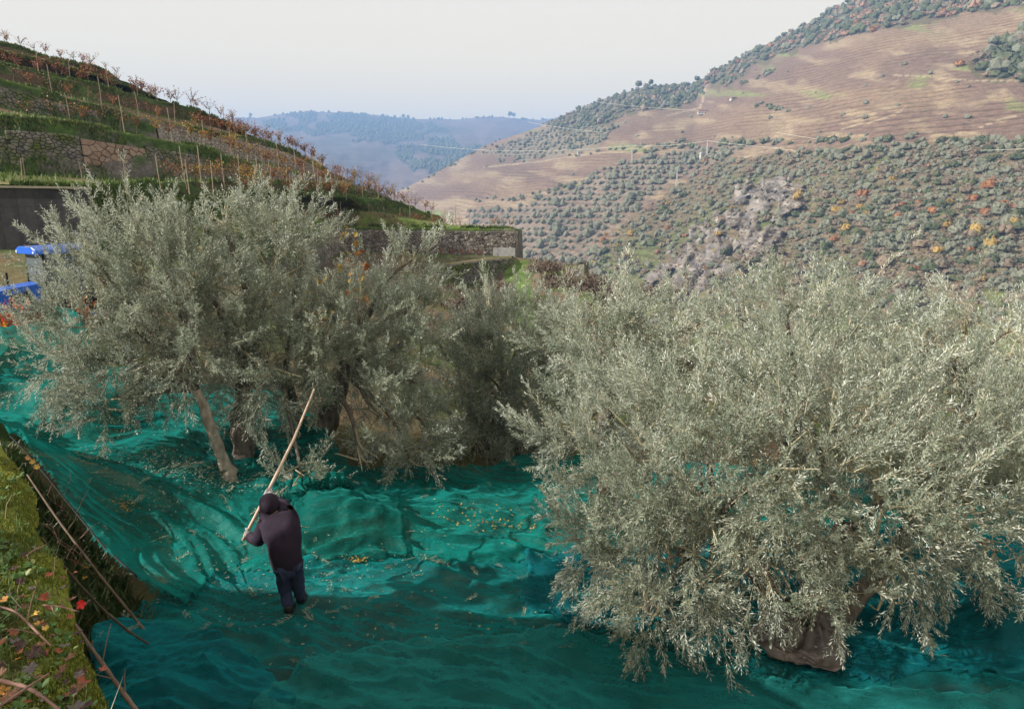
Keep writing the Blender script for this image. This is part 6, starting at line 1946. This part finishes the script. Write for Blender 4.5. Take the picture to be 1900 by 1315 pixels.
    # oval leaved weeds
    q, t = onbank(3600, .03, 1.6); kp = (fbm(q[:, 0] * 3, q[:, 1] * 3, 24, 3) > -.15) & ((t > .16) | (r.random(len(t)) < .15)); q = q[kp]
    nL = 7; C0 = np.repeat(q, nL, 0); n_ = len(C0); a = r.uniform(0, 6.28, n_); el = r.uniform(.1, .8, n_); ln = np.repeat(r.uniform(.012, .034, len(q)), nL) * r.uniform(.7, 1.2, n_)
    d = np.stack([np.cos(a) * np.cos(el), np.sin(a) * np.cos(el), np.sin(el)], 1); s = nrmz(np.cross(d, [0, 0, 1.0])); u = np.cross(s, d)
    Lc = ln[:, None]; b0 = C0 + d * Lc * .25
    V = np.stack([b0, b0 + d * Lc * .35 + s * Lc * .26 + u * Lc * .07, b0 + d * Lc * .75 + s * Lc * .24 + u * Lc * .04, b0 + d * Lc * 1.05 - u * Lc * .06, b0 + d * Lc * .75 - s * Lc * .24 + u * Lc * .04, b0 + d * Lc * .35 - s * Lc * .26 + u * Lc * .07, b0 + d * Lc * .6], 1).reshape(-1, 3)
    V[:, 2] += .012
    fi = np.array([[0, 1, 6], [1, 2, 6], [2, 3, 6], [3, 4, 6], [4, 5, 6], [5, 0, 6]]); F = (np.arange(n_)[:, None, None] * 7 + fi).reshape(-1, 3)
    WEED = leaf_mat("weed_leaf", [(0, (.05, .12, .03)), (.5, (.10, .21, .05)), (.85, (.17, .27, .10)), (1, (.28, .30, .12))], rough=.5, trans=.3)
    o = mesh_obj("weeds", V, F, WEED, tint=np.repeat(r.uniform(0, 1, n_), 7), smooth=True); o["kind"] = 'stuff'
    # growth in the gap at the wall's foot, leaves coloured dark for its shade
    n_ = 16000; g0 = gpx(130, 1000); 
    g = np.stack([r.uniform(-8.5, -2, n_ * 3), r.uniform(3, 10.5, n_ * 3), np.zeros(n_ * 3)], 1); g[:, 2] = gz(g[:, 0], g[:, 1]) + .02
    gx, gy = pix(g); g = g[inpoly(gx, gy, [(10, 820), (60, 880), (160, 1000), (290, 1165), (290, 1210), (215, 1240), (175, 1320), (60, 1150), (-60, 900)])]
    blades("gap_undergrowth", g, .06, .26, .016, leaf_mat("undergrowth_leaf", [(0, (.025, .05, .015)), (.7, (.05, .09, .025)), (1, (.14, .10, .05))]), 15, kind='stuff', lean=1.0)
    # fallen vine leaves: lobed outline with folded veins
    tones = {"dark maroon": ((.055, .022, .026), (.03, .012, .016)), "brown": ((.17, .075, .04), (.09, .04, .025)), "orange": ((.55, .28, .07), (.42, .17, .05)), "yellow": ((.62, .42, .10), (.5, .3, .07)), "red": ((.60, .02, .02), (.42, .01, .01)), "rusty": ((.28, .07, .035), (.18, .04, .02)), "grey brown": ((.13, .11, .11), (.08, .065, .07))}
    LM = {}
    for k, (a_, b_) in tones.items():
        m = simple_mat("fallen_leaf_" + k.replace(" ", "_"), a_, b_, 45, rough=.6, bump=.3); LM[k] = m

    def vine_leaf(tone, px, py, size, lab, z=None, rot=None, name="fallen_leaf"):
        m = 30; th = np.linspace(-np.pi, np.pi, m, endpoint=False)
        rad = .62 + .30 * np.abs(np.cos(th * 2.5)) ** 1.4 - .35 * np.exp(-((np.abs(th) - np.pi) / .28) ** 2) + .05 * np.cos(th * 15) + r.uniform(-.05, .05, m)
        rr = [0, .5, 1.0]; V = [(0, 0, 0)]; cu = r.uniform(.15, .6); cu2 = r.uniform(-.5, .5)
        for k in rr[1:]:
            for i in range(m):
                x, y = rad[i] * k * math.cos(th[i]), rad[i] * k * math.sin(th[i])
                V.append((x, y, cu * y * y * .8 + cu2 * x * x * .6 + .06 * math.cos(th[i] * 5) * k + r.normal(0, .03) * k))
        T = [[0, 1 + i, 1 + (i + 1) % m] for i in range(m)]; Qd = [[1 + i, 1 + m + i, 1 + m + (i + 1) % m, 1 + (i + 1) % m] for i in range(m)]
        size = size * (.66 if rot is None else .5)
        o = mesh_obj(name, np.array(V) * size, [np.array(Qd), np.array(T)], LM[tone], smooth=True)
        q = zplane(px, py, (z if z is not None else WZ) + .035)
        o.location = q; o.rotation_euler = rot or (r.uniform(-.5, .5), r.uniform(-.5, .5), r.uniform(0, 6.28))
        tag(o, lab, "leaf")
        st = MB(); st.tube([(-.55 * size, 0, 0), (-.9 * size, .1 * size, .1 * size), (-1.2 * size, .05 * size, .05 * size)], .0012, 4); st.build("leaf_stalk", LM["brown"], o)
        return o
    spec = [("yellow", 64, 1138, .030, "bright yellow fallen leaf on the weeds at the middle of the bank"), ("orange", 74, 1155, .028, "pale orange leaf touching the bright yellow one"), ("orange", 6, 1112, .030, "orange leaf at the left edge of the picture on the bank"), ("yellow", 84, 1164, .02, "small peach coloured leaf below the yellow and orange pair"),
            ("rusty", 80, 1108, .035, "rust red leaf near the brink above the yellow leaf"), ("dark maroon", 38, 1078, .032, "dark maroon leaf alone in the upper weeds"), ("grey brown", 60, 1090, .032, "grey brown curled leaf right of the lone maroon one"), ("dark maroon", 20, 1100, .035, "blackish leaf behind the orange one at the left edge"),
            ("brown", 45, 1125, .03, "brown leaf left of the bright yellow leaf"), ("rusty", 90, 1128, .030, "rusty leaf right of the yellow one near the brink"), ("dark maroon", 62, 1210, .048, "large dark maroon leaf in the middle of the near weeds"), ("dark maroon", 40, 1195, .04, "black maroon leaf left of the big maroon one"), ("brown", 75, 1195, .035, "brown curled leaf just above the big maroon one"),
            ("grey brown", 55, 1238, .040, "mauve grey leaf under the big maroon one"), ("orange", 32, 1222, .02, "small round orange leaf in the near weeds"), ("rusty", 108, 1207, .022, "small red brown leaf above the green clump"), ("grey brown", 120, 1196, .035, "slate grey leaf near the brink"), ("brown", 130, 1218, .035, "brown leaf below the slate grey one"),
            ("brown", 18, 1290, .065, "big brown maple shaped leaf in the bottom left corner"), ("orange", 3, 1282, .04, "orange tinged leaf in the very corner"), ("dark maroon", 125, 1292, .055, "big dark maroon leaf at the bottom near the moss"), ("brown", 145, 1275, .045, "brown folded leaf above the bottom maroon one"), ("rusty", 155, 1262, .04, "rusty folded leaf beside the bright moss at the bottom"),
            ("grey brown", 140, 1310, .045, "greyish pink leaf at the bottom edge"), ("dark maroon", 160, 1308, .04, "dark leaf at the bottom edge by the moss"), ("rusty", 192, 1240, .024, "red brown leaf at the brink beside the leaning stake"), ("brown", 115, 1240, .03, "brown leaf in the green clump near the bottom"), ("dark maroon", 150, 1248, .03, "black leaf above the rusty folded one"),
            ("dark maroon", 44, 1028, .030, "black curled leaf on the upper bank"), ("brown", 15, 1170, .035, "brown leaf at left between twigs"), ("rusty", 25, 1175, .025, "small red leaf at left on the weeds"), ("brown", 100, 1180, .03, "brown leaf right of the peach coloured leaf"), ("dark maroon", 25, 1055, .03, "dark leaf near the upper left of the bank"), ("grey brown", 20, 905, .035, "pale pinkish leaf high on the mossy bank"),
            ("brown", 30, 870, .03, "brown leaf at the far end of the mossy bank"), ("dark maroon", 8, 1010, .03, "dark leaf on the left edge of the upper bank"), ("brown", 70, 1255, .03, "brown leaf over the long twig at the bottom")]
    for tone, px, py, sz, lab in spec: vine_leaf(tone, px, py, sz, lab)
    for i in range(34):
        vine_leaf(["dark maroon", "brown", "grey brown", "rusty"][i % 4], r.uniform(0, 150), r.uniform(1060, 1310), r.uniform(.016, .03), "small dark withered leaf among the weeds of the near bank")["group"] = "small withered leaves on the near bank"
    vine_leaf("red", 150, 1121, .040, "single scarlet leaf standing over the brink of the wall", z=WZ + .05, rot=(1.15, .2, .9))
    for px, py, z, tn, lab in ((160, 1052, 2.2, "yellow", "yellow leaf hanging on a shoot beside the net, upper one"), (158, 1072, 2.1, "yellow", "yellow leaf hanging on a shoot beside the net, lower one"), (142, 1043, 2.0, "red", "dull red leaf hanging in the gap behind the wall"), (60, 856, 2.9, "yellow", "small yellow leaf on a shoot over the net at the wall's far end"), (50, 850, 2.9, "orange", "tan leaf beside the small yellow one at the wall's far end"), (68, 866, 2.9, "yellow", "lowest yellow leaf of the shoot at the wall's far end")):
        vine_leaf(tn, px, py, .055, lab, z=z, rot=(.9, .3, r.uniform(0, 6)))
    # twigs lying on the bank and stakes leaning in the gap
    tw = simple_mat("dry_cane", (.27, .15, .12), (.14, .08, .07), 14, rough=.7, bump=.4)
    pw = simple_mat("grey_brown_stake", (.17, .12, .09), (.08, .055, .04), 7, rough=.85, bump=.6, stretch=(1, 1, .2))

    def stick(name, pts, rad, mat, lab, cat, n=8, side=False):
        q = np.array([zplane(*p) for p in pts]); m = len(q)
        t_ = np.linspace(0, m - 1, (m - 1) * 6 + 1); qq = np.stack([np.interp(t_, np.arange(m), q[:, i]) for i in range(3)], 1)
        for _ in range(3):
            qq[1:-1] = (qq[:-2] + 2 * qq[1:-1] + qq[2:]) / 4
        rd = np.interp(t_, np.arange(m), rad) * (1 + .12 * rng(len(lab)).normal(size=len(t_)))
        b = MB(); b.tube(qq, rd, n); o = b.build(name, mat, smooth=True); tag(o, lab, cat)
        if side:
            for k in range(3, len(qq) - 2, 4):
                b = MB(); e = qq[k] + rng(k).normal(0, .06, 3) + [0, 0, .04]; b.tube([qq[k], (qq[k] + e) / 2 + [0, 0, .01], e], [.003, .002, .001], 4); b.build("side_shoot", mat, o)
        return o
    H = WZ
    stick("dry_twig", [(-30, 1120, H + .05), (25, 1131, H + .07), (55, 1158, H + .07), (95, 1198, H + .05)], [.005, .005, .004, .003], tw, "reddish twig crossing the middle of the near bank", "twig", side=True)
    stick("dry_twig", [(-10, 1316, H + .06), (45, 1278, H + .08), (92, 1248, H + .10)], [.004, .004, .003], tw, "pale curved twig rising from the bottom left corner", "twig")
    stick("dry_twig", [(-20, 1258, H + .05), (50, 1273, H + .06), (85, 1296, H + .06), (125, 1330, H + .05)], [.006, .006, .005, .005], tw, "brown twig running down to the bottom edge of the bank", "twig")
    stick("dry_twig", [(40, 1036, H + .04), (60, 1022, H + .06), (85, 1010, H + .06)], [.003, .003, .002], tw, "short dark twig on the upper bank", "twig", side=True)
    stick("dry_twig", [(80, 1122, H + .04), (110, 1124, H + .07), (146, 1134, H + .06)], [.003, .003, .002], tw, "thin twig reaching over the brink towards the scarlet leaf", "twig", side=True)
    stick("net_stake", [(50, 880, 1.55), (110, 968, 1.2), (165, 1040, .95), (200, 1085, .75), (245, 1140, .45), (284, 1188, .22)], [.010, .012, .013, .015, .015, .014], pw, "brown stake along the hem of the green net, right of the longer one", "stake")
    stick("net_stake", [(78, 998, 2.9), (130, 1065, 2.2), (190, 1130, 1.3), (240, 1172, .7), (288, 1201, .22)], [.007, .009, .011, .013, .012], pw, "long grey stake leaning from the wall down to the heaped net", "stake")
    stick("net_stake", [(140, 1158, 3.55), (165, 1195, 3.5), (195, 1238, 3.46), (225, 1280, 3.42), (262, 1330, 3.38)], [.006, .007, .008, .0085, .009], pw, "thick reddish brown stake lying along the brink of the mossy wall", "stake", side=True)
    # bare thorny twigs in the gap
    for i in range(9):
        tq = r.uniform(0, 1); q = gpx(95 + 120 * tq + r.uniform(-15, 15), 960 + 170 * tq + r.uniform(-30, 10)); q[2] += .1
        b = MB(); p = [q.copy()]; a = r.uniform(0, 6.28)
        for s in range(5): p.append(p[-1] + np.array([math.cos(a) * .08, math.sin(a) * .08, r.uniform(.06, .16)])); a += r.normal(0, .7)
        b.tube(p, [.006, .005, .004, .003, .002, .0015], 4)
        for s in range(1, 5):
            e = p[s] + r.normal(0, .10, 3); b.tube([p[s], (p[s] + e) / 2 + [0, 0, .02], e], [.003, .002, .001], 3)
        tag(b.build("bare_bramble", tw), "thin bare bramble shoot in the dark gap between wall and net", "plant", "bramble shoots in the gap")


def spur_details():
    r = rng(66)
    brush = simple_mat("dry_purple_brush", (.17, .13, .105), (.075, .055, .045), 5); pale = simple_mat("pale_dead_wood", (.42, .38, .33), (.28, .24, .2), 5)
    def pile(name, px, py, Y, w, d, h, n, mat, lab, cat="brush pile", ground=True):
        c = P(px, py, Y); b = MB()
        for i in range(n):
            a = r.uniform(0, 6.28); rr = math.sqrt(r.uniform(0, 1)); q = np.array([w * rr * math.cos(a), d * rr * math.sin(a), h * (1.05 - rr ** 2) * r.uniform(-.1, 1) ** 1.0])
            v = r.normal(size=3) * [.22, .22, .20]; b.tube([q - v, q + r.normal(0, .05, 3), q + v], [.02, .022, .01], 3)
        o = b.build(name, mat); o.location = c; tag(o, lab, cat); o["kind"] = 'stuff' if n > 400 else 'thing'
    pile("brush_pile", 868, 575, 33, 1.0, .8, .6, 500, brush, "purple brown heap of cut vine prunings left of the grass track")
    pile("brush_pile", 1012, 500, 48, 1.3, .9, .45, 380, brush, "brown brush pile on the mound above the bank")
    pile("brush_pile", 1098, 535, 42, 1.2, .8, .9, 380, brush, "dark bramble heap below the squat wall end")
    pile("brush_pile", 1045, 530, 43, 1.2, .8, .6, 300, brush, "grey brush and stones on the slope below the mound")
    pile("brush_pile", 1190, 545, 40, 2.6, .8, .5, 320, brush, "low dark brush at the edge of the drop behind the grove")
    pile("brush_pile", 930, 540, 42, .8, 2.0, .5, 300, brush, "grey dead scrub on the bank left of the track", "scrub")
    b = MB(); c = P(1050, 515, 45)
    for i in range(12):
        p = [np.array([r.normal(0, .08), 0, -.8])]; a = r.normal(.25, .25)
        for s in range(4): p.append(p[-1] + np.array([a * .28 + r.normal(0, .06), r.normal(0, .05), .38]))
        b.tube(p, [.035, .03, .024, .016, .008], 4)
    o = b.build("dead_shrub", pale); o.location = c; tag(o, "pale bleached leafless shrub standing on the mound by the squat wall", "shrub")
    # bushes and grass on the spur
    M = mottled("dry_scrub", [(.3, (.06, .05, .035)), (.6, (.12, .09, .07)), (.9, (.17, .15, .09))], 4)
    G = leaf_mat("bank_scrub", [(0, (.05, .07, .025)), (.5, (.10, .09, .05)), (.8, (.15, .10, .085)), (1, (.20, .15, .11))])
    n = 9000; X = r.uniform(-6, 9, n); Y = r.uniform(26, 58, n)
    k = (np.abs(X - .45) > 1.1) & (fbm(X * .5, Y * .4, 31, 3) > -.1) & ~((X < -.7) & (Y > 43) & (r.random(n) < .8)); X, Y = X[k], Y[k]
    w = np.clip((X - 1.2) / 1.3, 0, 1) * np.clip((6.0 - X) / .5, 0, 1); topz = np.interp(Y, [36, 40, 44, 48, 51, 56, 60], [-4.2, -3.4, -2.2, -.95, -.6, -.9, -1.6])
    g = gz(X, Y); Z = np.where(Y > 36, g * (1 - w) + topz * w, g)
    blades("bank_scrub", np.stack([X, Y, np.maximum(Z, g)], 1), .15, .5, .03, G, 8, kind='stuff', lean=.8)
    # ground plants beyond the net between the trees
    n = 9000; X = r.uniform(-12, 9, n); Y = r.uniform(13.5, 26, n); blades("orchard_grass", np.stack([X, Y, gz(X, Y)], 1), .08, .28, .012, G, 9, kind='stuff', lean=.9)


def wild_leaves():
    """yellow vine leaves climbing through the left crowns"""
    r = rng(41)
    for i, (px, py, Y, n, lab) in enumerate(((645, 465, 11.8, 16, "yellow leaved wild vine shoot climbing out of the crown by the long wall"), (662, 500, 11.6, 20, "orange leaved vine shoot in the middle of the left crowns"), (375, 472, 11.0, 8, "small yellow vine shoot inside the left crown"), (590, 545, 11.2, 14, "yellow vine leaves lower in the crown behind the harvester"))):
        c = P(px, py, Y); t = empty("wild_vine", c); tag(t, lab, "vine")
        b = MB(); b.tube([(0, 0, -.7), (.05, 0, -.3), (-.03, 0, .1), (.04, 0, .35)], [.008, .007, .005, .002], 4); b.build("stem", OTWIG, t)
        C = np.stack([r.normal(0, .12, n), r.normal(0, .1, n), r.uniform(-.6, .4, n)], 1)
        V, F, ti = leaf_cloud(C, .05, r); mesh_obj("leaves", V, F, VLEAF["yellow" if i != 1 else "orange"], t, tint=ti)["kind"] = 'stuff'
haze()
right_hill()
far_hill()
valley()
left_hill()
near_ground()
hill_bushes()
rocks()
hamlet()
walls()
vineyard()
near_bank()
nets()
spur_details()
tractor()
olive_trees()
wild_leaves()
trunk_cloth()
person()
litter()
